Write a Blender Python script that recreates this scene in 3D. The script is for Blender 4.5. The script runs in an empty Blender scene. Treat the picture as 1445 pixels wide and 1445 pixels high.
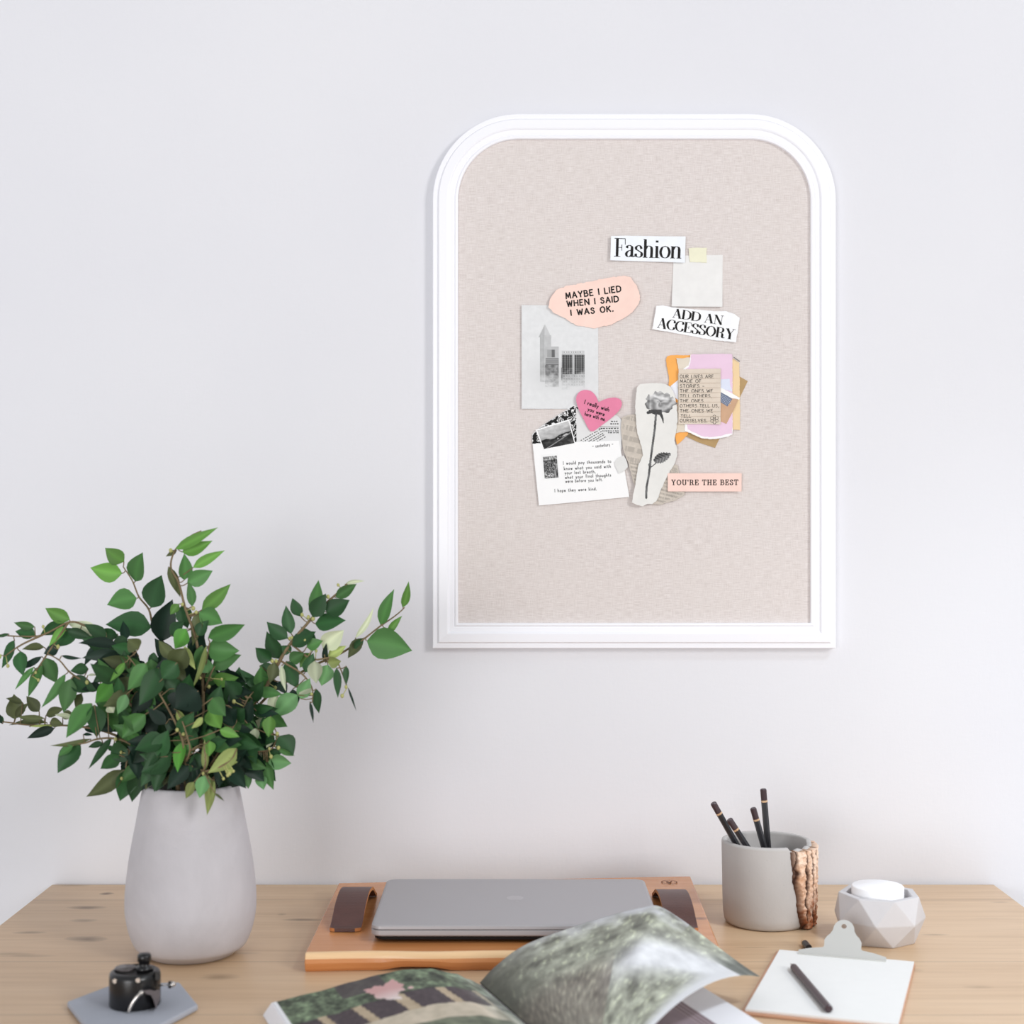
import bpy, bmesh, math, random
from mathutils import Vector, Matrix, noise
random.seed(7)
SC = bpy.context.scene
COL = SC.collection
PI = math.pi
# ---------------------------------------------------------------- scale of the place (metres)
FPX = 2150.0                 # focal length in pixels of a 1445 px frame
HOR = 740.0                  # eye level
CX = 722.5
DZ = 0.75                    # desk top
CZ = DZ + 0.457              # eye height
WALL_Y = 1.94
LIN_Y = 1.930                # face of the linen

def gp(px, py, h=0.0):
    """point on the horizontal plane h above the desk"""
    Y = (CZ - DZ - h) * FPX / (py - HOR)
    return Vector(((px - CX) * Y / FPX, Y, DZ + h))

def dp(px, py, Y):
    """point at depth Y"""
    return Vector(((px - CX) * Y / FPX, Y, CZ - (py - HOR) * Y / FPX))

def lin(c):
    c = c / 255.0
    return c / 12.92 if c <= 0.04045 else ((c + 0.055) / 1.055) ** 2.4

def C(r, g, b):
    return (lin(r), lin(g), lin(b), 1.0)

# ---------------------------------------------------------------- object helpers
BASE = {}

def thing(name, label, cat, loc, group=None):
    o = bpy.data.objects.new(name, None)
    o.empty_display_size = 0.02
    COL.objects.link(o)
    o.location = loc
    o['label'] = label
    o['category'] = cat
    if group:
        o['group'] = group
    BASE[o.name] = Vector(loc)
    return o

def build(name, verts, faces, mats, parent=None, smooth=False, colors=None, loc=None, fmat=None, label=None):
    """one mesh object; verts in world coordinates"""
    base = BASE[parent.name] if parent else Vector(loc if loc is not None else (0, 0, 0))
    me = bpy.data.meshes.new(name)
    me.from_pydata([tuple(Vector(v) - base) for v in verts], [], faces)
    if not isinstance(mats, (list, tuple)):
        mats = [mats]
    for m in mats:
        me.materials.append(m)
    if fmat:
        me.polygons.foreach_set('material_index', fmat)
    if smooth:
        me.polygons.foreach_set('use_smooth', [True] * len(me.polygons))
    if colors:
        a = me.color_attributes.new('Col', 'FLOAT_COLOR', 'POINT')
        flat = []
        for c in colors:
            flat += [c[0], c[1], c[2], 1.0]
        a.data.foreach_set('color', flat)
    me.update()
    bm = bmesh.new(); bm.from_mesh(me)
    closed = all(len(e.link_faces) == 2 for e in bm.edges)
    if closed:
        bmesh.ops.recalc_face_normals(bm, faces=bm.faces)
        bm.to_mesh(me)
    bm.free()
    o = bpy.data.objects.new(name, me)
    COL.objects.link(o)
    if parent:
        o.parent = parent
    else:
        o.location = base
    BASE[o.name] = base
    if label:
        o['label'] = label
    return o

def tag(o, label, cat, group=None):
    o['label'] = label; o['category'] = cat
    if group:
        o['group'] = group
    return o

def struct(o):
    o['kind'] = 'structure'
    return o

def bevel(o, w, seg=2, ang=35):
    m = o.modifiers.new('bevel', 'BEVEL')
    m.width = w; m.segments = seg; m.limit_method = 'ANGLE'; m.angle_limit = math.radians(ang)
    return o

class MB:
    def __init__(s):
        s.v = []; s.f = []; s.c = []
    def add(s, v, f, c=None):
        n = len(s.v)
        s.v += [Vector(x) for x in v]
        s.f += [tuple(i + n for i in q) for q in f]
        if c is not None:
            s.c += c if isinstance(c, list) else [c] * len(v)
        return s
    def build(s, name, mat, parent=None, **k):
        return build(name, s.v, s.f, mat, parent, colors=s.c or None, **k)

def prism(outline, z0, z1):
    """outline: list of (x,y) world; returns verts, faces"""
    n = len(outline)
    v = [(x, y, z0) for x, y in outline] + [(x, y, z1) for x, y in outline]
    f = [tuple(range(n - 1, -1, -1)), tuple(range(n, 2 * n))]
    f += [(i, (i + 1) % n, n + (i + 1) % n, n + i) for i in range(n)]
    return v, f

def lathe(profile, c, n=48, cap0=True, cap1=True):
    v = []; f = []
    for r, z in profile:
        for i in range(n):
            a = 2 * PI * i / n
            v.append((c[0] + r * math.cos(a), c[1] + r * math.sin(a), c[2] + z))
    m = len(profile)
    for j in range(m - 1):
        for i in range(n):
            k = (i + 1) % n
            f.append((j * n + i, j * n + k, (j + 1) * n + k, (j + 1) * n + i))
    if cap0:
        f.append(tuple(range(n - 1, -1, -1)))
    if cap1:
        f.append(tuple(range((m - 1) * n, m * n)))
    return v, f

def tube(pts, radii, n=8):
    pts = [Vector(p) for p in pts]
    if not isinstance(radii, (list, tuple)):
        radii = [radii] * len(pts)
    v = []; f = []
    up = None
    for i, p in enumerate(pts):
        d = (pts[min(i + 1, len(pts) - 1)] - pts[max(i - 1, 0)]).normalized()
        if up is None:
            up = d.orthogonal().normalized()
        up = (up - d * up.dot(d)).normalized()
        s = d.cross(up)
        for k in range(n):
            a = 2 * PI * k / n
            v.append(p + (up * math.cos(a) + s * math.sin(a)) * radii[i])
    m = len(pts)
    for j in range(m - 1):
        for k in range(n):
            l = (k + 1) % n
            f.append((j * n + k, j * n + l, (j + 1) * n + l, (j + 1) * n + k))
    f.append(tuple(range(n - 1, -1, -1)))
    f.append(tuple(range((m - 1) * n, m * n)))
    return v, f

def spline(pts, k=6):
    """Catmull-Rom through points (tuples of any dimension)"""
    P = [tuple(p) for p in pts]
    if len(P) < 3:
        return P
    Q = [tuple(2 * a - b for a, b in zip(P[0], P[1]))] + P + [tuple(2 * a - b for a, b in zip(P[-1], P[-2]))]
    out = []
    for i in range(1, len(Q) - 2):
        for j in range(k):
            t = j / k
            out.append(tuple(0.5 * (2 * b + (c - a) * t + (2 * a - 5 * b + 4 * c - d) * t * t + (3 * b - a - 3 * c + d) * t ** 3)
                             for a, b, c, d in zip(Q[i - 1], Q[i], Q[i + 1], Q[i + 2])))
    out.append(P[-1])
    return out

# ---------------------------------------------------------------- materials
def newmat(name):
    m = bpy.data.materials.new(name)
    m.use_nodes = True
    nt = m.node_tree
    b = nt.nodes['Principled BSDF']
    return m, nt, b

def N(nt, typ, **k):
    n = nt.nodes.new(typ)
    for a, v in k.items():
        if a.startswith('i_'):
            key = a[2:]
            key = int(key) if key.isdigit() else key.replace('_', ' ')
            n.inputs[key].default_value = v
        else:
            setattr(n, a, v)
    return n

def ramp(nt, src, stops):
    r = nt.nodes.new('ShaderNodeValToRGB')
    e = r.color_ramp.elements
    e[0].position, e[0].color = stops[0]
    e[1].position, e[1].color = stops[-1]
    for p, c in stops[1:-1]:
        x = e.new(p); x.color = c
    nt.links.new(src, r.inputs[0])
    return r.outputs[0]

def coords(nt, scale=(1, 1, 1), loc=(0, 0, 0), out='Object'):
    t = N(nt, 'ShaderNodeTexCoord')
    mp = N(nt, 'ShaderNodeMapping')
    mp.inputs['Scale'].default_value = scale
    mp.inputs['Location'].default_value = loc
    nt.links.new(t.outputs[out], mp.inputs[0])
    return mp.outputs[0]

def noise_tex(nt, vec, scale, detail=3, rough=0.55, dist=0.0):
    n = N(nt, 'ShaderNodeTexNoise')
    n.inputs['Scale'].default_value = scale
    n.inputs['Detail'].default_value = detail
    n.inputs['Roughness'].default_value = rough
    n.inputs['Distortion'].default_value = dist
    nt.links.new(vec, n.inputs['Vector'])
    return n.outputs['Fac']

def mathn(nt, op, a, b=None, clamp=False):
    n = N(nt, 'ShaderNodeMath', operation=op)
    n.use_clamp = clamp
    for i, x in enumerate((a, b)):
        if x is None:
            continue
        if isinstance(x, (int, float)):
            n.inputs[i].default_value = x
        else:
            nt.links.new(x, n.inputs[i])
    return n.outputs[0]

def mixc(nt, fac, a, b, blend='MIX'):
    n = N(nt, 'ShaderNodeMix', data_type='RGBA', blend_type=blend)
    for i, x in ((0, fac), (6, a), (7, b)):
        if isinstance(x, (int, float)):
            n.inputs[i].default_value = x
        elif isinstance(x, tuple):
            n.inputs[i].default_value = x
        else:
            nt.links.new(x, n.inputs[i])
    return n.outputs[2]

def bump(nt, b, height, strength, dist):
    n = N(nt, 'ShaderNodeBump')
    n.inputs['Strength'].default_value = strength
    n.inputs['Distance'].default_value = dist
    nt.links.new(height, n.inputs['Height'])
    nt.links.new(n.outputs[0], b.inputs['Normal'])

def plain(name, col, rough=0.6, spec=0.4, metal=0.0, var=0.0, vscale=40, bmp=0.0, bscale=300):
    m, nt, b = newmat(name)
    b.inputs['Base Color'].default_value = col
    b.inputs['Roughness'].default_value = rough
    b.inputs['Specular IOR Level'].default_value = spec
    b.inputs['Metallic'].default_value = metal
    v = coords(nt)
    if var:
        f = noise_tex(nt, v, vscale)
        lo = tuple(x * (1 - var) for x in col[:3]) + (1,)
        hi = tuple(min(1, x * (1 + var)) for x in col[:3]) + (1,)
        nt.links.new(ramp(nt, f, [(0.3, lo), (0.7, hi)]), b.inputs['Base Color'])
    if bmp:
        bump(nt, b, noise_tex(nt, v, bscale, 2), bmp, 0.001)
    return m

def vcol(name, rough=0.6, spec=0.3, transl=0.0):
    m, nt, b = newmat(name)
    a = N(nt, 'ShaderNodeVertexColor', layer_name='Col')
    nt.links.new(a.outputs[0], b.inputs['Base Color'])
    b.inputs['Roughness'].default_value = rough
    b.inputs['Specular IOR Level'].default_value = spec
    if transl:
        t = N(nt, 'ShaderNodeBsdfTranslucent')
        nt.links.new(a.outputs[0], t.inputs[0])
        mx = N(nt, 'ShaderNodeMixShader')
        mx.inputs[0].default_value = transl
        nt.links.new(b.outputs[0], mx.inputs[1]); nt.links.new(t.outputs[0], mx.inputs[2])
        nt.links.new(mx.outputs[0], nt.nodes['Material Output'].inputs[0])
    return m

def wood(name, light, mid, dark, knots=(), grain=1.0, rough=0.5, plank=None, spec=0.4):
    """grain runs along x of the object"""
    m, nt, b = newmat(name)
    v = coords(nt)
    vs = coords(nt, (1.6 * grain, 22 * grain, 22 * grain))
    f1 = noise_tex(nt, vs, 1.6, 5, 0.6, 0.6)
    vf = coords(nt, (6 * grain, 160 * grain, 160 * grain), (3, 1, 2))
    f2 = noise_tex(nt, vf, 1.3, 3, 0.6)
    c = ramp(nt, f1, [(0.25, dark), (0.42, mid), (0.62, light), (0.8, mid)])
    c = mixc(nt, 0.42, c, ramp(nt, f2, [(0.28, dark), (0.48, mid), (0.7, light)]))
    vb = coords(nt, (2.5, 5, 5), (7, 3, 0))
    c = mixc(nt, mathn(nt, 'MULTIPLY', noise_tex(nt, vb, 1.5, 2), 0.5), c, light)
    sep = N(nt, 'ShaderNodeSeparateXYZ'); nt.links.new(v, sep.inputs[0])
    wob = mathn(nt, 'MULTIPLY', mathn(nt, 'SUBTRACT', noise_tex(nt, coords(nt, (30, 60, 60)), 1.0, 3), 0.5), 0.9)
    dk = (dark[0] * 0.35, dark[1] * 0.32, dark[2] * 0.3, 1)
    for (kx, ky, rx, ry, s) in knots:
        dx = mathn(nt, 'DIVIDE', mathn(nt, 'SUBTRACT', sep.outputs[0], kx), rx)
        dy = mathn(nt, 'DIVIDE', mathn(nt, 'SUBTRACT', sep.outputs[1], ky), ry)
        d = mathn(nt, 'SQRT', mathn(nt, 'ADD', mathn(nt, 'MULTIPLY', dx, dx), mathn(nt, 'MULTIPLY', dy, dy)))
        d = mathn(nt, 'ADD', d, wob)
        k = mathn(nt, 'SUBTRACT', 1.0, d, True)
        k = mathn(nt, 'MULTIPLY', mathn(nt, 'POWER', k, 0.7), s)
        c = mixc(nt, k, c, dk)
    if plank:
        for y0 in plank:
            w2 = mathn(nt, 'MULTIPLY', mathn(nt, 'SUBTRACT', noise_tex(nt, coords(nt, (4, 0.1, 0.1)), 1.0, 2), 0.5), 0.003)
            d = mathn(nt, 'ABSOLUTE', mathn(nt, 'ADD', mathn(nt, 'SUBTRACT', sep.outputs[1], y0), w2))
            k = mathn(nt, 'MULTIPLY', mathn(nt, 'SUBTRACT', 1.0, mathn(nt, 'DIVIDE', d, 0.0016), True), 0.55)
            c = mixc(nt, k, c, dk)
    nt.links.new(c, b.inputs['Base Color'])
    b.inputs['Roughness'].default_value = rough
    b.inputs['Specular IOR Level'].default_value = spec
    bump(nt, b, f2, 0.12, 0.001)
    return m

def concrete(name, col, var=0.1):
    m, nt, b = newmat(name)
    v = coords(nt)
    f = noise_tex(nt, v, 10, 5, 0.62, 0.5)
    lo = tuple(x * (1 - var) for x in col[:3]) + (1,)
    hi = tuple(min(1, x * (1 + var)) for x in col[:3]) + (1,)
    c = ramp(nt, f, [(0.3, lo), (0.7, hi)])
    vo = N(nt, 'ShaderNodeTexVoronoi'); vo.inputs['Scale'].default_value = 130
    nt.links.new(v, vo.inputs['Vector'])
    pit = mathn(nt, 'LESS_THAN', vo.outputs['Distance'], 0.055)
    c = mixc(nt, mathn(nt, 'MULTIPLY', pit, 0.35), c, tuple(x * 0.55 for x in col[:3]) + (1,))
    nt.links.new(c, b.inputs['Base Color'])
    b.inputs['Roughness'].default_value = 0.75
    b.inputs['Specular IOR Level'].default_value = 0.25
    bump(nt, b, noise_tex(nt, v, 420, 3), 0.15, 0.0008)
    return m

# wall paint
M_WALL, nt, b = newmat('wall_paint')
v = coords(nt)
c = ramp(nt, noise_tex(nt, v, 2.2, 3), [(0.3, C(225, 225, 230)), (0.7, C(229, 229, 233))])
nt.links.new(c, b.inputs['Base Color'])
b.inputs['Roughness'].default_value = 0.85
b.inputs['Specular IOR Level'].default_value = 0.2
h = mathn(nt, 'ADD', noise_tex(nt, coords(nt, (1, 1, 0.35)), 260, 2), noise_tex(nt, coords(nt, (0.35, 1, 1), (3, 0, 0)), 260, 2))
bump(nt, b, h, 0.10, 0.0012)

# linen
M_LINEN, nt, b = newmat('linen_cloth')
wh = noise_tex(nt, coords(nt, (80, 1, 1350)), 1.0, 3, 0.6)
wv = noise_tex(nt, coords(nt, (1350, 1, 80), (5, 0, 2)), 1.0, 3, 0.6)
wt = mathn(nt, 'ADD', mathn(nt, 'MULTIPLY', wh, 0.62), mathn(nt, 'MULTIPLY', wv, 0.38))
c = ramp(nt, wt, [(0.36, C(203, 192, 188)), (0.5, C(222, 213, 210)), (0.64, C(236, 229, 227))])
big = noise_tex(nt, coords(nt, (3, 1, 8)), 1.5, 3)
c = mixc(nt, mathn(nt, 'MULTIPLY', big, 0.5), c, C(222, 215, 209))
nt.links.new(c, b.inputs['Base Color'])
b.inputs['Roughness'].default_value = 0.9
b.inputs['Specular IOR Level'].default_value = 0.1
bump(nt, b, wt, 0.35, 0.001)

M_WHITE = plain('white_lacquer', C(248, 248, 253), 0.35, 0.5)
M_VCOL = vcol('printed_paper', 0.55, 0.25)
M_INK = plain('black_ink', C(30, 28, 28), 0.6, 0.2)
M_INKB = plain('brown_black_ink', C(62, 50, 46), 0.6, 0.2)

def paper(name, r, g, b_, var=0.03):
    return plain(name, C(r, g, b_), 0.75, 0.2, var=var, vscale=60)

# ---------------------------------------------------------------- the setting
def quad_obj(name, vs, mat):
    return struct(build(name, vs, [(0, 1, 2, 3)], mat))
v, f = prism([(-2.6, WALL_Y), (2.6, WALL_Y), (2.6, WALL_Y + 0.1), (-2.6, WALL_Y + 0.1)], 0.0, 2.7)
struct(build('wall_back', v, f, M_WALL))
M_FLOOR = wood('floor_boards', C(240, 239, 238), C(233, 232, 231), C(222, 221, 219), plank=[0.2 * i for i in range(-10, 10)])
v, f = prism([(-2.6, -2.2), (2.6, -2.2), (2.6, WALL_Y), (-2.6, WALL_Y)], -0.05, 0.0)
struct(build('floor', v, f, M_FLOOR))
v, f = prism([(-2.6, WALL_Y - 0.012), (2.6, WALL_Y - 0.012), (2.6, WALL_Y), (-2.6, WALL_Y)], 0.0, 0.08)
struct(build('baseboard_back', v, f, M_WHITE))

# ---------------------------------------------------------------- pin board
def wp(px, py, h, Y=LIN_Y):
    """px position on the board, h in front of the linen"""
    return Vector(((px - CX) * Y / FPX, Y - h, CZ - (py - HOR) * Y / FPX))

def arch_outline(l, r, t, btm, R, n=20):
    o = []
    for i in range(n + 1):
        a = PI - (PI / 2) * i / n
        o.append((l + R + R * math.cos(a), t + R - R * math.sin(a)))
    for i in range(n + 1):
        a = PI / 2 - (PI / 2) * i / n
        o.append((r - R + R * math.cos(a), t + R - R * math.sin(a)))
    o.append((r, btm)); o.append((l, btm))
    return o
BL, BR, BT, BB, BRAD = 610.5, 1180.0, 160.0, 915.0, 121.6
YF = 1.926
board = thing('pin_board', 'arched white framed linen pin board hanging on the wall above the desk', 'pin board',
              (dp(895, 915, YF).x, WALL_Y, dp(895, 915, YF).z))
# frame profile: (inset px, height over wall in mm)
prof = [(0, 0.0), (0, 11.5), (0.8, 12.3), (6.0, 12.8), (7.0, 12.6), (7.9, 14.0), (9.2, 15.6), (20.5, 16.6), (22.2, 15.8), (23.0, 14.6), (24.0, 14.2), (25.5, 14.2),
        (29.5, 14.0), (30.6, 13.4), (31.4, 14.2), (33, 15.0), (35.2, 14.4), (36.0, 13.0), (36.0, 1.0)]
vs = []; fs = []
for ins, hh in prof:
    for (px, py) in arch_outline(BL + ins, BR - ins, BT + ins, BB - ins, BRAD - ins):
        p = dp(px, py, YF); vs.append((p.x, WALL_Y - hh / 1000, p.z))
n = 44
for j in range(len(prof) - 1):
    for i in range(n):
        k = (i + 1) % n
        fs.append((j * n + i, j * n + k, (j + 1) * n + k, (j + 1) * n + i))
for i in range(n):
    k = (i + 1) % n
    fs.append(((len(prof) - 1) * n + i, (len(prof) - 1) * n + k, k, i))
build('frame', vs, fs, M_WHITE, board)
o_ = arch_outline(BL + 35.5, BR - 35.5, BT + 35.5, BB - 35.5, BRAD - 35.5)
vs = [wp(px, py, 0, LIN_Y) for px, py in o_] + [wp(px, py, -0.008, LIN_Y) for px, py in o_]
n = len(o_)
fs = [tuple(range(n)), tuple(range(2 * n - 1, n - 1, -1))] + [(i, (i + 1) % n, n + (i + 1) % n, n + i) for i in range(n)]
build('linen_panel', vs, fs, M_LINEN, board)

# ---------------------------------------------------------------- lettering: stroke alphabets
# 't' thin stroke, 'k' thick stroke, '~' curve; numbers are x,y pairs on a box one cap high
CAPS = {
 'A': (.74, "k.37,1 .74,0|t.37,1 0,0|t.13,.34 .6,.34"), 'B': (.62, "0,0 0,1|~0,1 .4,.98 .5,.76 .36,.54 0,.53|~0,.53 .48,.5 .62,.26 .46,.02 0,0"),
 'C': (.66, "~.64,.8 .5,.97 .32,1 .1,.84 0,.5 .1,.16 .32,0 .52,.04 .66,.22"), 'D': (.7, "0,0 0,1|~0,1 .4,.97 .66,.78 .7,.5 .66,.22 .4,.03 0,0"),
 'E': (.54, "0,0 0,1|t0,1 .52,1|t0,.53 .4,.53|t0,0 .54,0"), 'F': (.52, "0,0 0,1|t0,1 .52,1|t0,.52 .4,.52"),
 'G': (.7, "~.64,.82 .5,.97 .32,1 .1,.84 0,.5 .1,.16 .32,0 .54,.06 .66,.2|.66,.2 .66,.44|.66,.44 .42,.44"), 'H': (.66, "0,0 0,1|.66,0 .66,1|t0,.52 .66,.52"),
 'I': (.02, "0,0 0,1"), 'K': (.6, "0,0 0,1|.56,1 0,.42|.18,.6 .6,0"), 'L': (.5, "0,1 0,0|0,0 .5,0"),
 'M': (.8, "0,0 .08,1|.08,1 .4,.2|.4,.2 .72,1|.72,1 .8,0"), 'N': (.7, "t0,0 0,1|k0,1 .7,0|t.7,0 .7,1"),
 'O': (.76, "~.38,1 .14,.9 0,.5 .14,.1 .38,0 .62,.1 .76,.5 .62,.9 .38,1"), 'R': (.64, "0,0 0,1|~0,1 .44,.98 .58,.76 .42,.52 0,.5|.3,.5 .64,0"),
 'S': (.54, "~.5,.8 .38,.96 .22,1 .05,.88 .05,.7 .26,.54 .48,.4 .53,.22 .42,.05 .24,0 .08,.05 0,.22"), 'T': (.64, ".32,0 .32,1|t0,1 .64,1"),
 'U': (.66, "~0,1 0,.3 .1,.05 .33,0 .56,.05 .66,.3 .66,1"), 'V': (.66, "0,1 .33,0|.33,0 .66,1"), 'W': (.9, "0,1 .22,0|.22,0 .45,.8|.45,.8 .68,0|.68,0 .9,1"),
 'Y': (.68, "k0,1 .34,.46|t.68,1 .34,.46|.34,.46 .34,0"), '.': (.06, "0,0 .06,.0 .06,.07 0,.07 0,0"), ',': (.06, ".06,.06 0,-.14"),
 "'": (.04, ".02,1 .02,.74"), '-': (.5, "0,.45 .5,.45"), ' ': (.34, "")}
LOW = {
 'a': (.44, "~.4,.36 .3,.5 .12,.48 0,.25 .1,.02 .28,.04 .4,.2|.42,.5 .42,.02"), 'b': (.42, "0,1 0,0|~0,.3 .16,.5 .36,.46 .42,.25 .34,.03 .14,0 0,.14"),
 'c': (.38, "~.38,.4 .22,.5 .04,.4 0,.22 .1,.02 .26,0 .38,.1"), 'd': (.42, ".42,1 .42,0|~.42,.3 .28,.5 .08,.46 0,.25 .08,.03 .28,0 .42,.14"),
 'e': (.42, "~.02,.26 .4,.28 .36,.46 .2,.5 .03,.4 0,.2 .12,.01 .28,0 .4,.1"), 'f': (.3, "~.3,.94 .18,1 .1,.86 .1,0|0,.5 .28,.5"),
 'g': (.42, "~.42,.36 .28,.5 .08,.46 0,.25 .1,.04 .28,.04 .42,.18|~.42,.5 .42,-.16 .3,-.32 .04,-.28"), 'h': (.4, "0,1 0,0|~0,.3 .14,.48 .32,.46 .4,.3 .4,0"),
 'i': (.02, "0,.5 0,0|0,.72 0,.78"), 'k': (.38, "0,1 0,0|.36,.5 0,.18|.12,.28 .38,0"), 'l': (.02, "0,1 0,0"),
 'm': (.62, "0,.5 0,0|~0,.3 .12,.48 .26,.46 .31,.3 .31,0|~.31,.3 .44,.48 .57,.46 .62,.3 .62,0"), 'n': (.4, "0,.5 0,0|~0,.3 .14,.48 .32,.46 .4,.3 .4,0"),
 'o': (.44, "~.22,.5 .06,.44 0,.25 .06,.06 .22,0 .38,.06 .44,.25 .38,.44 .22,.5"), 'p': (.42, "0,.5 0,-.35|~0,.3 .16,.5 .36,.46 .42,.25 .34,.03 .14,0 0,.14"),
 'r': (.28, "0,.5 0,0|~0,.28 .1,.46 .28,.48"), 's': (.32, "~.31,.4 .18,.5 .04,.42 .06,.3 .26,.2 .3,.08 .16,0 0,.08"), 't': (.28, "~.1,.8 .1,.1 .18,0 .28,.06|0,.5 .28,.5"),
 'u': (.4, "~0,.5 0,.14 .1,0 .28,.02 .4,.18|.4,.5 .4,0"), 'v': (.4, "0,.5 .2,0|.2,0 .4,.5"), 'w': (.56, "0,.5 .14,0|.14,0 .28,.42|.28,.42 .42,0|.42,0 .56,.5"),
 'y': (.4, "0,.5 .2,.04|.4,.5 .12,-.32"), 'I': (.02, "0,0 0,1")}
# a Didone upper and lower case for the magazine cuttings: serifs are thin strokes
DID = {
 'A': (.78, "k.36,1 .68,0|t.36,1 .08,0|t.19,.33 .58,.33|t0,0 .2,0|t.54,0 .78,0"),
 'C': (.7, "~.66,.72 .6,.92 .4,1 .16,.86 .03,.5 .16,.14 .4,0 .6,.08 .68,.28|t.66,.78 .66,.98"), 'D': (.8, ".14,0 .14,1|~.14,1 .48,.97 .72,.78 .77,.5 .72,.22 .48,.03 .14,0|t0,1 .3,1|t0,0 .3,0"),
 'E': (.66, ".14,0 .14,1|t0,1 .6,1|t.6,1 .61,.72|t.14,.52 .42,.52|t.42,.66 .42,.38|t0,0 .63,0|t.63,0 .65,.3"),
 'F': (.62, ".16,0 .16,1|t0,1 .6,1|t.6,1 .61,.68|t.16,.5 .42,.5|t.42,.66 .42,.34|t0,0 .34,0"),
 'N': (.84, "t.12,0 .12,1|k.12,1 .7,0|t.7,0 .7,1|t0,1 .14,1|t0,0 .24,0|t.58,1 .84,1"),
 'O': (.8, "~.4,1 .18,.88 .03,.5 .18,.12 .4,0 .62,.12 .77,.5 .62,.88 .4,1"),
 'R': (.78, ".14,0 .14,1|~.14,1 .5,.97 .6,.76 .48,.54 .14,.51|~.36,.51 .56,.4 .58,.1 .66,0 .78,.06|t0,1 .3,1|t0,0 .3,0"),
 'S': (.58, "~.5,.74 .4,.95 .24,1 .07,.88 .07,.7 .28,.54 .48,.38 .52,.2 .42,.04 .26,0 .1,.05 .04,.26|t.51,.72 .51,.97|t.03,.03 .03,.28"),
 'Y': (.8, "k.12,1 .4,.46|t.68,1 .4,.46|.4,.46 .4,0|t0,1 .26,1|t.56,1 .8,1|t.26,0 .54,0"),
 'U': (.8, "~.14,1 .14,.3 .22,.06 .42,0 .6,.08 .66,.3 .66,1|t0,1 .3,1|t.54,1 .8,1"),
 'T': (.7, ".35,0 .35,1|t.02,1 .68,1|t.02,1 .01,.72|t.68,1 .69,.72|t.2,0 .5,0"),
 'H': (.84, ".16,0 .16,1|.68,0 .68,1|t.16,.52 .68,.52|t0,1 .3,1|t0,0 .3,0|t.54,1 .84,1|t.54,0 .84,0"),
 'B': (.7, ".14,0 .14,1|~.14,1 .46,.98 .56,.76 .44,.54 .14,.53|~.14,.53 .54,.5 .66,.26 .52,.02 .14,0|t0,1 .2,1|t0,0 .2,0"),
 "'": (.14, ".07,1 .07,.72"), ' ': (.3, ""),
 'a': (.5, "~.06,.5 .1,.6 .22,.64 .34,.56 .35,.4 .35,.08 .42,.01 .5,.06|~.35,.38 .14,.32 .03,.16 .1,.02 .22,.02 .35,.14"),
 's': (.42, "~.36,.48 .28,.62 .18,.65 .06,.56 .07,.44 .22,.34 .36,.24 .37,.1 .28,.01 .18,0 .07,.05 .03,.18"),
 'h': (.62, ".12,0 .12,1|~.12,.44 .24,.62 .38,.63 .48,.5 .48,0|t.02,1 .12,1|t0,0 .25,0|t.36,0 .61,0"),
 'i': (.28, ".13,0 .13,.64|k.13,.86 .13,.95|t.03,.64 .13,.64|t0,0 .27,0"),
 'o': (.56, "~.28,.65 .12,.57 .03,.32 .12,.07 .28,0 .44,.07 .53,.32 .44,.57 .28,.65"),
 'n': (.62, ".12,0 .12,.64|~.12,.44 .24,.62 .38,.63 .48,.5 .48,0|t.02,.64 .12,.64|t0,0 .25,0|t.36,0 .61,0")}

def strokes(text, font, thin, thick, gap, mono):
    """quads of a line of text on a unit box; width comes from the stroke's direction"""
    x0 = 0.0; quads = []
    for ch in text:
        w, code = font.get(ch) or CAPS[ch]
        for st in code.split('|'):
            if not st:
                continue
            mode = ''
            if st[0] in 'tk~':
                mode, st = st[0], st[1:]
            pts = [tuple(float(q) for q in p.split(',')) for p in st.split()]
            if mode == '~':
                pts = spline(pts, 5)
            P = []
            for i, p in enumerate(pts):
                a = pts[max(i - 1, 0)]; c = pts[min(i + 1, len(pts) - 1)]
                dx, dy = c[0] - a[0], c[1] - a[1]
                L = math.hypot(dx, dy) or 1
                dx /= L; dy /= L
                if mono or mode == 't':
                    ww = thin
                elif mode == 'k':
                    ww = thick
                else:
                    ww = thin + (thick - thin) * abs(dy) ** 2.2
                e = 0.3 * thin if i in (0, len(pts) - 1) else 0
                s = -1 if i == 0 else 1
                px, py = p[0] + dx * e * s, p[1] + dy * e * s
                P.append(((x0 + px - dy * ww / 2, py + dx * ww / 2), (x0 + px + dy * ww / 2, py - dx * ww / 2)))
            for i in range(len(P) - 1):
                quads.append((P[i][0], P[i][1], P[i + 1][1], P[i + 1][0]))
        x0 += w + gap
    return quads, x0 - gap

class Sheet:
    pass

def text_quads(lines, font=None, thin=.1, thick=.1, gap=.16, mono=True):
    """lines: (text, x_left, y_base, x_right, y_base_right, cap_height) in board px"""
    out = []
    for (t, xa, ya, xb, yb, cap) in lines:
        q, w = strokes(t, font or CAPS, thin, thick, gap, mono)
        L = math.hypot(xb - xa, yb - ya); ux, uy = (xb - xa) / L, (yb - ya) / L
        s = L / w
        for quad in q:
            out.append([(xa + ux * X * s + uy * Yy * cap, ya + uy * X * s - ux * Yy * cap) for X, Yy in quad])
    return out

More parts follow.
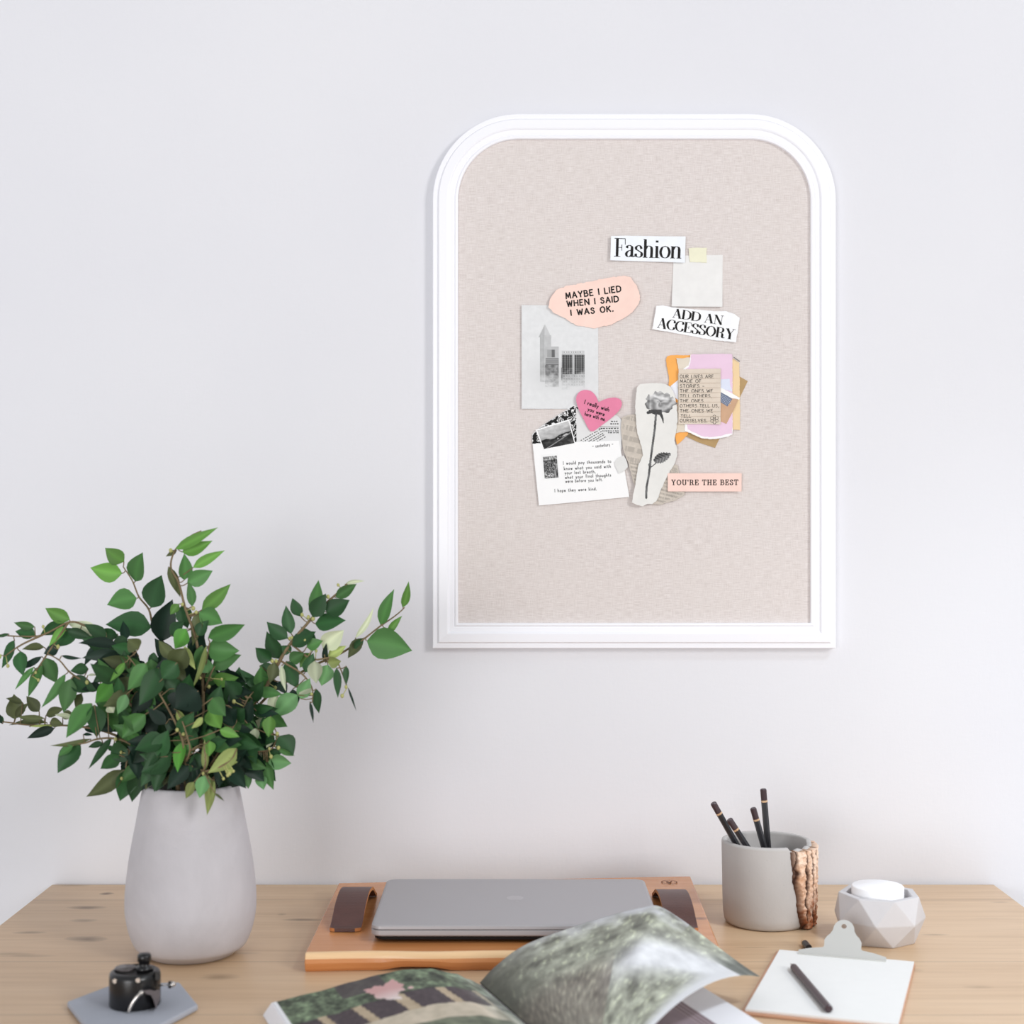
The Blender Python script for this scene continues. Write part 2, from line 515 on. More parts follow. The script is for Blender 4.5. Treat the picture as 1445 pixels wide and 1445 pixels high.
def sheet(name, pts, level, mat, label, cat, curl=None, jag=0.0, parent=None, th=0.0006, partname=None, cell=5.0, group=None):
    """a piece of paper on the board: real thickness, optional curl; pts in board px"""
    h0 = 0.0003 + level * 0.0008
    hf = (lambda x, y: h0 + curl(x, y)) if curl else (lambda x, y: h0)
    if jag:
        q = []
        for i, a in enumerate(pts):
            c = pts[(i + 1) % len(pts)]
            L = math.hypot(c[0] - a[0], c[1] - a[1]); k = max(1, int(L / 2.5))
            for j in range(k):
                t = j / k
                x, y = a[0] + (c[0] - a[0]) * t, a[1] + (c[1] - a[1]) * t
                if j:
                    nx, ny = -(c[1] - a[1]) / L, (c[0] - a[0]) / L
                    d = jag * noise.noise(Vector((x * .33, y * .33, level * 3.1)))
                    d += jag * .5 * noise.noise(Vector((x * .9, y * .9, 5)))
                    x += nx * d; y += ny * d
                q.append((x, y))
        pts = q
    bm = bmesh.new()
    vs = [bm.verts.new((x, y, 0)) for x, y in pts]
    bm.faces.new(vs)
    if curl:
        xs = [p[0] for p in pts]; ys = [p[1] for p in pts]
        for ax, lo, hi in ((0, min(xs), max(xs)), (1, min(ys), max(ys))):
            k = lo + cell
            while k < hi - 1:
                co = Vector((k, 0, 0)) if ax == 0 else Vector((0, k, 0))
                no = Vector((1, 0, 0)) if ax == 0 else Vector((0, 1, 0))
                bmesh.ops.bisect_plane(bm, geom=bm.verts[:] + bm.edges[:] + bm.faces[:], plane_co=co, plane_no=no, dist=1e-4)
                k += cell
    bm.verts.index_update()
    n = len(bm.verts)
    P = [(v.co.x, v.co.y) for v in bm.verts]
    V = [wp(x, y, hf(x, y) + th) for x, y in P] + [wp(x, y, hf(x, y)) for x, y in P]
    F = []
    for f_ in bm.faces:
        ids = [v.index for v in f_.verts]
        F.append(tuple(ids)); F.append(tuple(n + i for i in reversed(ids)))
    for e in bm.edges:
        if len(e.link_faces) == 1:
            a, c = e.verts[0].index, e.verts[1].index
            F.append((a, c, n + c, n + a))
    bm.free()
    s = Sheet()
    cx = sum(p[0] for p in pts) / len(pts); cy = sum(p[1] for p in pts) / len(pts)
    if parent is None:
        s.root = thing(name, label, cat, wp(cx, cy, h0), group)
    else:
        s.root = parent.root
    s.hf, s.th = hf, th
    s.obj = build(partname or 'paper', V, F, mat, s.root, smooth=False)
    return s

def on_sheet(s, quads, mat, name='lettering', dh=0.00012, label=None):
    V = []; F = []
    for q in quads:
        b0 = len(V)
        for x, y in q:
            V.append(wp(x, y, s.hf(x, y) + s.th + dh))
        F.append(tuple(range(b0, b0 + len(q))))
    return build(name, V, F, mat, s.root, label=label)

def print_on(s, quad, nu, nv, fn, name='print', dh=0.0001, label=None):
    """a printed picture: fn(u,v) -> sRGB triple or None where the paper stays bare"""
    (ax, ay), (bx, by), (cx, cy), (dx, dy) = quad   # TL TR BR BL
    V = []; Cc = []; ok = []
    for j in range(nv + 1):
        for i in range(nu + 1):
            u, w = i / nu, j / nv
            x = (ax * (1 - u) + bx * u) * (1 - w) + (dx * (1 - u) + cx * u) * w
            y = (ay * (1 - u) + by * u) * (1 - w) + (dy * (1 - u) + cy * u) * w
            col = fn(u, w)
            ok.append(col is not None)
            V.append(wp(x, y, s.hf(x, y) + s.th + dh))
            Cc.append(C(*col) if col is not None else (1, 1, 1, 1))
    F = []
    for j in range(nv):
        for i in range(nu):
            q = (j * (nu + 1) + i, j * (nu + 1) + i + 1, (j + 1) * (nu + 1) + i + 1, (j + 1) * (nu + 1) + i)
            if all(ok[k] for k in q):
                F.append(q)
    used = sorted({k for q in F for k in q}); mp = {k: i for i, k in enumerate(used)}
    return build(name, [V[k] for k in used], [tuple(mp[k] for k in q) for q in F], M_VCOL, s.root, colors=[Cc[k] for k in used], label=label)

def ns(x, y, z=0.0):
    return noise.noise(Vector((x, y, z)))

def fbm(x, y, z=0.0):
    return noise.fractal(Vector((x, y, z)), 1.0, 2.0, 4)

def grey(v, t=(1, 1, 1)):
    v = max(0, min(255, v))
    return (v * t[0], v * t[1], v * t[2])

def seg_d(x, y, pts):
    best = 1e9
    for (ax, ay), (bx, by) in zip(pts, pts[1:]):
        dx, dy = bx - ax, by - ay
        t = max(0, min(1, ((x - ax) * dx + (y - ay) * dy) / (dx * dx + dy * dy)))
        best = min(best, math.hypot(x - ax - t * dx, y - ay - t * dy))
    return best

# --- "Fashion" cutting
s = sheet('magazine_cutting', [(862, 334), (882, 333.2), (915, 333.6), (967, 334.5), (966, 371.5), (935, 370), (900, 369), (861, 368)], 1.6, paper('cool_white_paper', 243, 247, 252),
          'white magazine cutting with the large black word Fashion', 'paper cutting', curl=lambda x, y: .0022 * ((x - 914) / 53) ** 2)
on_sheet(s, text_quads([('Fashion', 866.4, 362.3, 961, 365.2, 25.2)], DID, .035, .15, .03, False), M_INK)
# --- masking tape and square note
note = sheet('square_note', [(950.5, 361), (1019.8, 360), (1019, 433.5), (947.5, 433)], 0, paper('pale_grey_paper', 236, 235, 233),
             'blank square pale grey note taped up beside the Fashion cutting', 'note', curl=lambda x, y: .0030 * max(0, (y - 385) / 48) ** 2)
sheet('masking_tape', [(971.5, 350.5), (983, 349.8), (997.3, 350), (996.6, 356), (997.2, 371), (984, 370.4), (973.5, 370), (972.5, 365)], 1, paper('cream_tape', 238, 236, 210),
      'short piece of cream tape holding the blank square note', 'tape', jag=.5)
# --- ADD AN ACCESSORY
s = sheet('magazine_cutting', [(926, 432), (935, 431.3), (950, 434), (985, 437), (1010, 439.5), (1025, 439.4), (1036, 443.5), (1043.3, 449), (1041.5, 462), (1038, 483.6), (1000, 479), (960, 471.5), (920.3, 465)],
          0.0, paper('bright_white_paper', 249, 250, 252), 'torn white magazine cutting reading ADD AN ACCESSORY in thin serif capitals', 'paper cutting', jag=.7,
          curl=lambda x, y: .0024 * ((x - 980) / 58) ** 2)
on_sheet(s, text_quads([('ADD AN', 948.6, 448, 1019.3, 458.8, 12.6), ('ACCESSORY', 927, 462.6, 1035, 479.6, 14.0)], DID, .045, .2, .06, False), M_INK)
# --- peach torn note
s = sheet('torn_note', [(773.5, 434), (777, 421), (785, 410), (800, 403.5), (830, 398), (858, 392.5), (880, 389.5), (890, 392), (897, 402), (903, 418), (901.5, 428), (893, 440), (880, 449.5), (860, 459), (838, 463.8), (824, 460.5),
          (812, 459), (804, 454), (795, 448.5), (782, 442.5)], 1.4, paper('peach_paper', 251, 219, 207), 'oval torn peach note handwritten Maybe I lied when I said I was ok', 'note', jag=1.2,
          curl=lambda x, y: .0022 * ((x - 838) / 64) ** 2)
on_sheet(s, text_quads([('MAYBE I LIED', 799, 422, 876, 411.8, 8.0), ('WHEN I SAID', 800.5, 433.0, 872.5, 426.0, 7.8), ('I WAS OK.', 806, 445.5, 865, 439.5, 7.6)], CAPS, .235, .235, .36), M_INK)
# --- building photograph
def fn_building(u, w):
    x, y = 70 + u * 470, 135 + w * 638
    g = 228.0
    fog = 1.0
    if y > 520:
        fog = max(0.0, 1 - (y - 520) / 140 + .5 * fbm(x * .02, y * .03))
    fog = min(1, fog)
    k = fbm(x * .03, y * .03, 2)
    g += 5 * k
    d = 0.0
    if 250 < y < 330 and abs(x - 212) < (y - 250) * .5:
        d = 24 + 20 * ((x - 212) < -4)
    if 180 < x < 250 and 320 <= y < 610:
        d = 34 + 26 * (x < 205) * (math.sin(x * .9) > 0) + 14 * k
    if 212 < x < 306 and 388 < y < 640:
        d = 36 + 12 * k
        if 224 < x < 274 and 408 < y < 455:
            d = 62 + 60 * (252 < x < 272)
        elif 215 < x < 300 and 458 < y < 502:
            d = 58 + 45 * (int(y / 6) % 2)
        elif y > 502 and x < 298:
            d = 80 + 60 * k
        if 298 < x < 306:
            d = 4
    if 316 < x < 456 and 414 < y < 655:
        d = 24
        if 420 < y < 426 and 330 < x < 440:
            d = 70 * (int(x / 7) % 2)
        if 440 < y < 560:
            d = 92 + 62 * (int((x - 318) / 7.2) % 2) + 34 * (int(y / 6.5) % 2)
            if abs(x - 388) < 5:
                d = 30
        elif y >= 560:
            d = 48 + 50 * (int((x - 318) / 8) % 2) * (int(y / 9) % 2)
    if 312 < x < 320 and 520 < y < 600:
        d = 120
    halo = 20 * math.exp(-((x - 300) / 150) ** 2 - ((y - 560) / 80) ** 2) * (1 + k)
    return grey(g - d * fog - halo, (.995, 1, 1.003))
s = sheet('photo_print', [(736, 431), (844, 431), (844.3, 577), (736.2, 577)], 0, paper('photo_paper', 230, 232, 234), 'grey photo print of tall city buildings fading into fog', 'photo', curl=lambda x, y: .0016 * max(0, (775 - x) / 39) ** 2 + .0006 * max(0, (y - 540) / 37) ** 2 * (x < 800))
print_on(s, [(736.6, 431.6), (843.6, 431.6), (843.8, 576.4), (736.8, 576.4)], 150, 200, fn_building)

# --- envelope with patterned liner
def fn_liner(u, w):
    x, y = u * 130, w * 60
    q = ns(x * .13, y * .13, 4) + .4 * ns(x * .3, y * .3, 9)
    return (244, 244, 244) if abs(q) < .085 or abs(q - .42) < .07 else (18, 18, 18)
env_c = paper('envelope_white', 250, 250, 250, .01)
env = sheet('envelope', [(751.6, 626.4), (800, 624.4), (873, 622), (881, 662), (887.8, 701.2), (824, 707.5), (760.5, 713.4)], 2.15, env_c, 'white handwritten envelope with a black and white patterned liner', 'envelope', partname='front_panel')
flap = [(751, 626.5), (751, 613), (758, 606), (770, 597), (790, 584), (811, 571.5), (826, 576), (850, 592), (873, 622)]
fl = sheet('envelope', flap, 1.0, env_c, '', '', parent=env, partname='flap')
def clip_fn(fn, poly, quad):
    (ax, ay), (bx, by), (cx, cy), (dx, dy) = quad
    def g(u, w):
        x = (ax * (1 - u) + bx * u) * (1 - w) + (dx * (1 - u) + cx * u) * w
        y = (ay * (1 - u) + by * u) * (1 - w) + (dy * (1 - u) + cy * u) * w
        ins = False
        for i in range(len(poly)):
            (x1, y1), (x2, y2) = poly[i], poly[(i + 1) % len(poly)]
            if (y1 > y) != (y2 > y) and x < (x2 - x1) * (y - y1) / (y2 - y1) + x1:
                ins = not ins
        return fn(u, w) if ins else None
    return g
qd = [(750.5, 571), (874, 571), (874, 627), (750.5, 627)]
print_on(fl, qd, 170, 78, clip_fn(fn_liner, flap, qd), 'patterned_liner', label='black liner with white scrollwork')
on_sheet(env, text_quads([('I would pay thousands to', 795, 655.8, 862, 653, 4.5), ('know what you said with', 796, 663.4, 861.5, 660, 4.5), ('your last breath,', 797, 669.4, 840, 667.5, 4.5),
     ('what your final thoughts', 797.5, 675.8, 862, 672.2, 4.5), ('were before you left.', 798, 681.2, 850, 678.8, 4.5), ('I hope they were kind.', 783, 694.6, 841.5, 691.8, 4.5),
     ('- canterbury -', 836, 632, 865, 629, 4.6)], LOW, .16, .16, .34), M_INK)
def fn_stamp(u, w):
    q = fbm(u * 7, w * 9, 1)
    if w < .16:
        return grey(150 + 110 * q)
    if .16 < w < .24:
        return grey(70 + 80 * q)
    if math.hypot((u - .45) * 1.0, (w - .48) * 1.2) < .34:
        return grey(95 + 70 * math.sin(u * 40 + 6 * q))
    if w > .78 and u < .7:
        return grey(60 + 160 * (abs(ns(u * 14, w * 14)) < .14))
    return grey(115 + 90 * q)
stamp = sheet('postage_stamp', [(763.5, 641.5), (787, 639.5), (790.6, 676), (766, 678)], 2.8, paper('stamp_paper', 246, 246, 246), 'small grey postage stamp stuck on the white envelope', 'stamp', jag=.4, th=.0003)
print_on(stamp, [(766, 645), (785.5, 643), (788, 674), (768.5, 675.5)], 44, 66, fn_stamp)
# --- things peeping out of the envelope
ins_poly = [(813, 577), (835, 582), (858, 584), (872, 587), (879, 596), (876, 640), (813, 640)]
ins = sheet('letter_sheet', ins_poly, 1.75, paper('grey_letter', 228, 228, 228), 'grey typed letter sheet tucked in the envelope below the pink heart', 'letter', jag=.8, th=.0003)
rows = []
for r in range(5):          # slanting typed lines
    x0, y0 = 819 + r * 2.2 - (r > 2) * 1.5, 621.5 + r * 2.6
    n_ = 9 if r else 10
    for k in range(n_):
        a = k * 3.6 + random.uniform(0, .6); e = a + random.uniform(1.8, 3.0)
        ca, sa = .87, -.5
        X, Yy = x0 + a * ca, y0 + a * sa
        X2, Y2 = x0 + e * ca, y0 + e * sa
        if X2 > 862 or Yy > 629:
            continue
        rows.append([(X, Yy), (X2, Y2), (X2 + .5, Y2 + .9), (X + .5, Yy + .9)])
for yy, x0 in ((594, 862), (597.5, 861), (604, 845), (607.5, 850), (610, 858)):
    x = x0
    while x < 872.5:
        w_ = random.uniform(1.2, 3)
        rows.append([(x, yy), (x + w_, yy + .1), (x + w_, yy + 1.5), (x, yy + 1.4)])
        x += w_ + random.uniform(.8, 1.8)
rows.append([(845, 602), (873, 602.6), (873, 603.2), (845, 602.6)])
on_sheet(ins, rows, M_INK)
def fn_land(u, w):
    q = fbm(u * 5, w * 6, 3)
    ridge = .55 - .12 * u + .10 * math.exp(-((u - .4) / .15) ** 2) + .03 * ns(u * 9, 1)
    if w < ridge:
        return grey(205 - 60 * w + 26 * q - 60 * max(0, u - .8) * 3 * (w > .2) * .6)
    if abs(w - ridge - .10) < .03 and .5 < u < .9 and q > .0:
        return grey(200)
    if abs((w - .98) + (u - .12) * .55) < .02:
        return grey(150)
    return grey(44 + 50 * q + 20 * (w - ridge))
ph = sheet('photo_print', [(755.5, 606.5), (803, 592), (812, 626.5), (767, 635.5)], 2.8, paper('photo_border', 250, 250, 250), 'small white bordered photo of dark hills tucked in the envelope', 'photo', th=.0003)
print_on(ph, [(758.3, 607.6), (802.0, 594.2), (810.3, 625.4), (767.6, 633.8)], 70, 48, fn_land)
# --- pink heart
hp = spline([(844.5, 568), (840.5, 559), (834, 552.5), (826, 550.6), (818, 553), (813.3, 560), (813.2, 568), (817, 579), (824, 593), (834, 609), (848, 601), (862, 590.5), (873, 580), (877.2, 571), (875, 564.5), (868.5, 561.6), (860, 562), (851.5, 564.5), (844.5, 568)], 4)[:-1]
s = sheet('paper_heart', hp, 2.8, paper('pink_paper', 231, 137, 168, .04), 'pink paper heart with black handwriting above the envelope', 'paper heart', curl=lambda x, y: .0018 * ((x - 845) / 32) ** 2)
on_sheet(s, text_quads([('I really wish', 824.4, 570, 858.5, 580.8, 5.6), ('you were', 829, 579.6, 852, 587.2, 5.4), ('here with me.', 824.6, 586.2, 853.4, 594.4, 5.4)], LOW, .2, .2, .26), M_INK)

# --- newspaper scrap, tape and rose cutting
def fn_news(u, w):
    x, y = u * 100, w * 130
    xr = x * .97 + y * .22; yr = y * .97 - x * .22
    q = fbm(x * .12, y * .12)
    base = 205 + 12 * q
    if yr < 62 and int(yr / 7) % 2 == 0 and ns(xr * .55, int(yr / 7) * 5.1) > -.1:
        base = 182
    if yr >= 62 and int(yr / 2.6) % 2 == 0 and ns(xr * 1.1, int(yr / 2.6) * 7.7) > -.25:
        base -= 32
    return grey(base, (1, .955, .90))
news = [(877, 590), (885, 586), (896, 585), (915, 600), (945, 655), (955.5, 656), (958, 668), (965, 690), (966, 698), (953, 706), (931, 712.5), (905, 708), (893, 679), (886, 652), (879, 634), (876, 606)]
s = sheet('newspaper_scrap', news, 2.9, paper('newsprint', 204, 195, 184), 'torn beige newspaper scrap lying behind the rose cutting', 'paper scrap', jag=1.0)
qd = [(872, 582), (970, 582), (970, 715), (872, 715)]
news_in = [(878, 591), (885, 587.5), (895, 586.5), (914, 601), (944, 656), (954.5, 657.5), (957, 668), (964, 690), (964.5, 697), (952, 704.5), (931, 711), (906, 706.5), (894.5, 679), (887.3, 652), (880.3, 634), (877.2, 606)]
print_on(s, qd, 130, 180, clip_fn(fn_news, news_in, qd), 'newsprint')
sheet('masking_tape', [(866.6, 652.8), (872, 646), (880, 642.8), (884, 651), (885.7, 659.4), (880, 665), (873, 668.5), (869, 660)], 3.8, paper('white_tape', 228, 228, 226),
      'small torn white tape scrap at the left edge of the newspaper scrap', 'tape', jag=.8)
rose = [(898, 548), (903, 542.5), (914, 541.5), (926.4, 540.8), (937, 542), (946, 547), (951, 557), (954, 572), (955.5, 590), (953, 612), (951, 622), (954.5, 632), (955, 643), (950.5, 656), (941.4, 671), (933, 689), (926.4, 706),
        (920, 711.5), (914, 711), (906.5, 714.5), (899, 713), (891.6, 709.5), (893, 697), (896, 685), (898.5, 668), (901, 654.5), (907, 643), (905, 630), (899, 612), (897.4, 596), (895.7, 576)]
def fn_rose(u, w):
    x, y = 230 + u * 340, 390 + w * 960     # in cutting units
    if seg_d(x, y, [(392, 640), (382, 760), (352, 980), (342, 1060), (332, 1150), (312, 1250), (310, 1340)]) < 10.5:
        return grey(88 + 34 * math.sin(y * .05) * .5 + 24 * ((x * .9 + y * .1) % 9 < 3))
    if seg_d(x, y, [(345, 1085), (395, 1045)]) < 6 or math.hypot(x - 340, y - 1060) < 15:
        return grey(96)
    # leaf
    lx, ly = (x - 372) * .93 - (y - 1040) * .36, (x - 372) * .36 + (y - 1040) * .93
    lx, ly = (x - 375) * .92 + (1035 - y) * .40, (x - 375) * .40 - (1035 - y) * .92
    if 0 < lx < 165:
        hw = 44 * math.sin(PI * (lx / 165) ** .8) ** .8 + 4 * math.sin(lx * .3)
        if abs(ly + 6) < hw:
            return grey(78 + 46 * (ly > 0) + 26 * math.sin(lx * .22 + abs(ly) * .2) + (40 if abs(ly + 4) < 3 else 0))
    # sepals
    if seg_d(x, y, [(325, 618), (362, 610), (400, 620), (432, 628), (448, 668), (456, 705)]) < 14 - 10 * max(0, (y - 640) / 70) or (330 < x < 440 and 592 < y < 638 and y < 638 - abs(x - 385) * .4):
        return grey(70 + 22 * ns(x * .1, y * .1))
    # bloom
    ex, ey = (x - 428) / 128, (y - 530) / 96
    r = math.hypot(ex, ey); a = math.atan2(ey, ex)
    edge = 1 + .07 * math.sin(a * 7 + 1) + .05 * math.sin(a * 13)
    if ey < -.35:
        edge *= .94 + .10 * math.sin(x * .12)
    if r < edge and not (x < 318 and y < 470 and x > 306):
        pet = math.sin(r * 9.0 + a * 2.0 + 1.3 * math.sin(a * 3) + 1.5 * ns(ex * 3, ey * 3))
        g = 168 + 34 * pet + 14 * ns(x * .05, y * .05)
        g += 26 * (ey < -.2) - 34 * max(0, ey - .35) * 2 - 40 * max(0, r - .86) * 3
        if ex < -.7:
            g -= 50
        return grey(g)
    return None
s = sheet('rose_cutting', rose, 3.8, paper('soft_white_paper', 233, 232, 228), 'torn white cutting with a grey long stemmed rose', 'paper cutting', jag=1.0,
          curl=lambda x, y: .0016 * ((x - 924) / 30) ** 2 + .0014 * ((y - 628) / 86) ** 2)
qx = lambda X, Y_: (860 + X / 6.02, 480 + Y_ / 6.02)
print_on(s, [qx(230, 390), qx(570, 390), qx(570, 1350), qx(230, 1350)], 115, 320, fn_rose, label='grey printed rose')
# --- YOU'RE THE BEST
s = sheet('slogan_strip', [(941.7, 668), (1045.8, 668), (1045.5, 693.6), (941.8, 693.6)], 3.9, paper('peach_strip', 249, 216, 205), "peach paper strip printed YOU'RE THE BEST", 'paper strip', curl=lambda x, y: .0012 * ((x - 993) / 52) ** 2)
on_sheet(s, text_quads([("YOU'RE THE BEST", 947, 684.4, 1040.6, 684.2, 7.0)], DID, .14, .2, .24, False), M_INKB)

# --- collage of torn papers on the right
GR = 'collage papers behind the lined note'
sheet('kraft_envelope', [(1000, 515), (1042, 530.5), (1055, 538), (1032, 585), (1008.8, 632), (985, 624), (962, 613)], 0, paper('kraft_paper', 184, 154, 110, .08), 'brown kraft paper piece with corners sticking out behind the pink paper', 'paper scrap')
sheet('yellow_paper', [(1020, 502), (1036, 507), (1043, 512), (1043.8, 560), (1044, 607), (1020, 605)], 0.8, paper('pale_orange_paper', 240, 212, 168), 'pale yellow orange paper strip right of the pink paper', 'paper scrap', jag=.6)
sheet('orange_paper', [(939.6, 508), (941.5, 503), (946, 501.5), (978, 501), (988, 560), (970, 614), (962, 622), (955, 627.5), (951.5, 612), (947, 575), (944, 545), (943.5, 530), (940.5, 517)], 0.8, paper('orange_paper', 250, 180, 98, .05),
      'bright orange paper showing at the left of the collage', 'paper scrap', jag=.8)
sheet('pale_blue_scrap', [(946, 545), (957, 536), (966, 548), (958, 566), (951, 560)], 1.6, paper('pale_blue_paper', 240, 242, 250), 'small bluish white scrap beside the top of the rose cutting', 'paper scrap')
sheet('cream_paper', [(954, 505.6), (963, 506), (974, 504.8), (990, 560), (970, 609.5), (960, 610), (951.5, 611.5), (954, 585), (957, 560), (956, 540), (957.5, 522)], 2.4, paper('cream_paper', 227, 217, 201, .05), 'torn cream paper under the pink paper and the lined note', 'paper scrap', jag=.9)
pk = [(974.6, 500.8), (1000, 500), (1032.8, 500), (1033, 560), (1033, 612), (1025, 612.5), (1016, 615.5), (1003, 617), (989.6, 615.5), (979, 610.5), (970, 606), (967, 570), (966.5, 522), (972, 518), (974, 510)]
pkw = [(973.6, 501.3), (974.6, 500.8), (1000, 500), (1032.8, 500), (1033, 560), (1033.3, 613), (1027, 616.5), (1016, 618.5), (1003, 620), (989.6, 618.6), (977, 613.2), (966, 608), (966, 570), (964, 520.5), (971, 516), (973, 508)]
s = sheet('pink_paper', pkw, 3.2, paper('torn_white_edge', 250, 249, 250), 'large torn pink paper forming the middle of the collage', 'paper scrap', jag=.7, partname='torn_edge')
s.obj['label'] = 'white torn edge'
sheet('pink_paper', pk, 3.7, paper('orchid_paper', 236, 206, 227, .02), '', '', jag=.7, parent=s, partname='pink_face', th=.00035)
t = sheet('ticket_scrap', [(1014, 553), (1030, 556), (1041, 564), (1034, 580), (1024.5, 598.5), (1019, 596), (1014, 594)], 4.3, paper('tan_card', 205, 168, 138, .07), 'tan ticket scrap with a white band and a dotted blue patch', 'ticket', th=.0003)
t.obj.name = 'card'
bl = sheet('ticket_scrap', [(1014, 551), (1032.8, 563.5), (1025.8, 574), (1014, 566.5)], 4.6, paper('slate_blue_paper', 118, 128, 150), '', '', parent=t, partname='blue_patch', th=.0002)
dots = []
for i in range(9):
    for j in range(5):
        x, y = 1017 + i * 1.8 - j * .9, 556 + i * 1.2 + j * 1.9
        if x < 1030 and y < 571 and x > 1015.5:
            dots.append([(x, y), (x + .8, y + .4), (x + .5, y + 1.1), (x - .3, y + .7)])
on_sheet(bl, dots, paper('dot_white', 205, 212, 225), 'dots')
sheet('ticket_scrap', [(1014, 546.4), (1022, 550), (1034, 556.5), (1043.4, 562), (1042.5, 564.5), (1038, 563), (1032, 562.4), (1026, 559), (1014, 552.5)], 4.8, paper('band_white', 249, 249, 247), '', '', parent=t, partname='white_band', th=.0002)
sheet('pale_blue_scrap', [(1012, 536), (1029, 535), (1030, 545), (1033, 553), (1022, 550), (1012, 546)], 4.2, paper('ice_blue_paper', 222, 228, 244), 'small ice blue scrap above the ticket scrap on the pink paper', 'paper scrap', th=.0003)
ln = sheet('lined_note', [(957, 522), (985, 521), (1016.2, 520.7), (1016, 560), (1016, 599.4), (990, 598.6), (956.5, 599), (957.5, 560)], 5.2, paper('lined_paper', 224, 211, 196, .05), 'beige lined note handwritten Our lives are made of stories', 'note', jag=.4,
           curl=lambda x, y: .0010 * max(0, (x - 990) / 26) ** 2)
on_sheet(ln, [[(958, 527.5 + k * 6.7), (1015.5, 527.3 + k * 6.7), (1015.5, 528.1 + k * 6.7), (958, 528.3 + k * 6.7)] for k in range(11)], paper('ruled_line', 205, 190, 174), 'ruled_lines', dh=.00008)
TX = ['OUR LIVES ARE', 'MADE OF', 'STORIES -', 'THE ONES WE', 'TELL OTHERS,', 'THE ONES', 'OTHERS TELL US,', 'THE ONES WE', 'TELL', 'OURSELVES.']
XE = [1006, 988.5, 993, 1005, 1003, 991.5, 1013, 1005, 974.5, 997]
XS = [959, 959, 959, 959, 959, 959, 959, 959, 960, 959]
YB = [534, 540.6, 547.6, 554.4, 561.6, 568.4, 575.4, 582.4, 589.8, 596.2]
on_sheet(ln, text_quads([(t_, a, y, e, y, 4.5) for t_, a, e, y in zip(TX, XS, XE, YB)], CAPS, .14, .14, .3), M_INK)
fl_ = []
def ring(cx, cy, r, w=.55, n=14):
    for i in range(n):
        a, c2 = 2 * PI * i / n, 2 * PI * (i + 1) / n
        fl_.append([(cx + r * math.cos(a), cy + r * math.sin(a)), (cx + r * math.cos(c2), cy + r * math.sin(c2)), (cx + (r - w) * math.cos(c2), cy + (r - w) * math.sin(c2)), (cx + (r - w) * math.cos(a), cy + (r - w) * math.sin(a))])
ring(1007.3, 592.4, 1.5)
for i in range(6):
    ring(1007.3 + 4.0 * math.cos(i * PI / 3 + .5), 592.4 + 4.2 * math.sin(i * PI / 3 + .5), 2.3)
on_sheet(ln, fl_, M_INK, 'flower_doodle')
sheet('wire_staple', [(1034.3, 504.6), (1035, 504), (1043.6, 510), (1043, 511)], 3.0, plain('grey_wire', C(120, 118, 115), .4, .5, .6), 'tiny grey staple at the upper right corner of the collage', 'staple', th=.0008)
# ================================================================ the desk
XL, XR, YB_, YFR = -0.5843, 0.6121, 1.934, 1.134
DB = Vector((0.014, 1.53, 0))
def kn(px, py, rx, ry, s):
    p = gp(px, py)
    return (p.x - DB.x, p.y - DB.y, rx, ry, s)
knots = [kn(150, 1261, .009, .008, 1.0), kn(122, 1281, .024, .009, .8), kn(120, 1299, .018, .008, .55), kn(122, 1325, .026, .012, .8), kn(40, 1316, .022, .006, .7), kn(12, 1346, .03, .007, .4), kn(35, 1349, .035, .006, .4), kn(310, 1378, .02, .012, .4),
         kn(425, 1298, .026, .006, .75), kn(398, 1290, .006, .006, .4), kn(305, 1380, .02, .008, .25), kn(345, 1345, .02, .004, .3), kn(100, 1249.5, .03, .006, .5),
         kn(1320, 1319, .018, .004, .45), kn(1412, 1273, .014, .003, .5), kn(1290, 1369, .010, .007, .25), kn(1382, 1393, .016, .006, .3), kn(1060, 1337, .02, .003, .3), kn(1190, 1262, .015, .004, .3), kn(1400, 1296, .03, .002, .25)]
M_DESK = wood('pine_wood', C(214, 184, 150), C(199, 166, 130), C(170, 134, 98), knots, 1.0, 0.36, [gp(0, y).y - DB.y for y in (1270, 1357, 1432)], spec=0.5)
desk = thing('desk', 'light pine wood desk with knots standing against the white wall', 'desk', DB)
v, f = prism([(XL, YFR), (XR, YFR), (XR, YB_), (XL, YB_)], DZ - 0.03, DZ)
bevel(build('desk_top', v, f, M_DESK, desk), 0.0015, 2)
for lx in (XL + 0.06, XR - 0.06):
    for ly in (YFR + 0.06, YB_ - 0.06):
        v, f = prism([(lx - .025, ly - .025), (lx + .025, ly - .025), (lx + .025, ly + .025), (lx - .025, ly + .025)], 0.0, DZ - 0.03)
        build('leg', v, f, M_DESK, desk)

# ================================================================ vase
M_CONC = concrete('pale_concrete', C(197, 194, 198), .09)
M_CONCG = concrete('grey_concrete', C(188, 184, 181), .06)
M_CONCF = concrete('faceted_concrete', C(206, 203, 204), .05)
vc = gp(269.5, 1345.5)
VS = vc.y / FPX
def vz(py):
    return (1345.5 - py) * VS
vprof = [(0.0, 0.0), (52 * VS, 0.0), (60 * VS, .0012), (68 * VS, .006), (77 * VS, vz(1331)), (85 * VS, vz(1313)), (90 * VS, vz(1290)), (91.2 * VS, vz(1272)), (90.0 * VS, vz(1246)), (86 * VS, vz(1213)), (81.5 * VS, vz(1186)),
         (77 * VS, vz(1163)), (72.5 * VS, vz(1138)), (68 * VS, vz(1115)), (66.5 * VS, vz(1108)), (65 * VS, vz(1105.5)), (62.5 * VS, vz(1105)), (60.5 * VS, vz(1107)), (61 * VS, vz(1115)), (70 * VS, vz(1163)), (80 * VS, vz(1230)), (82 * VS, vz(1290)), (70 * VS, .012), (0.0, .010)]
prof2 = spline(vprof[3:14], 3)
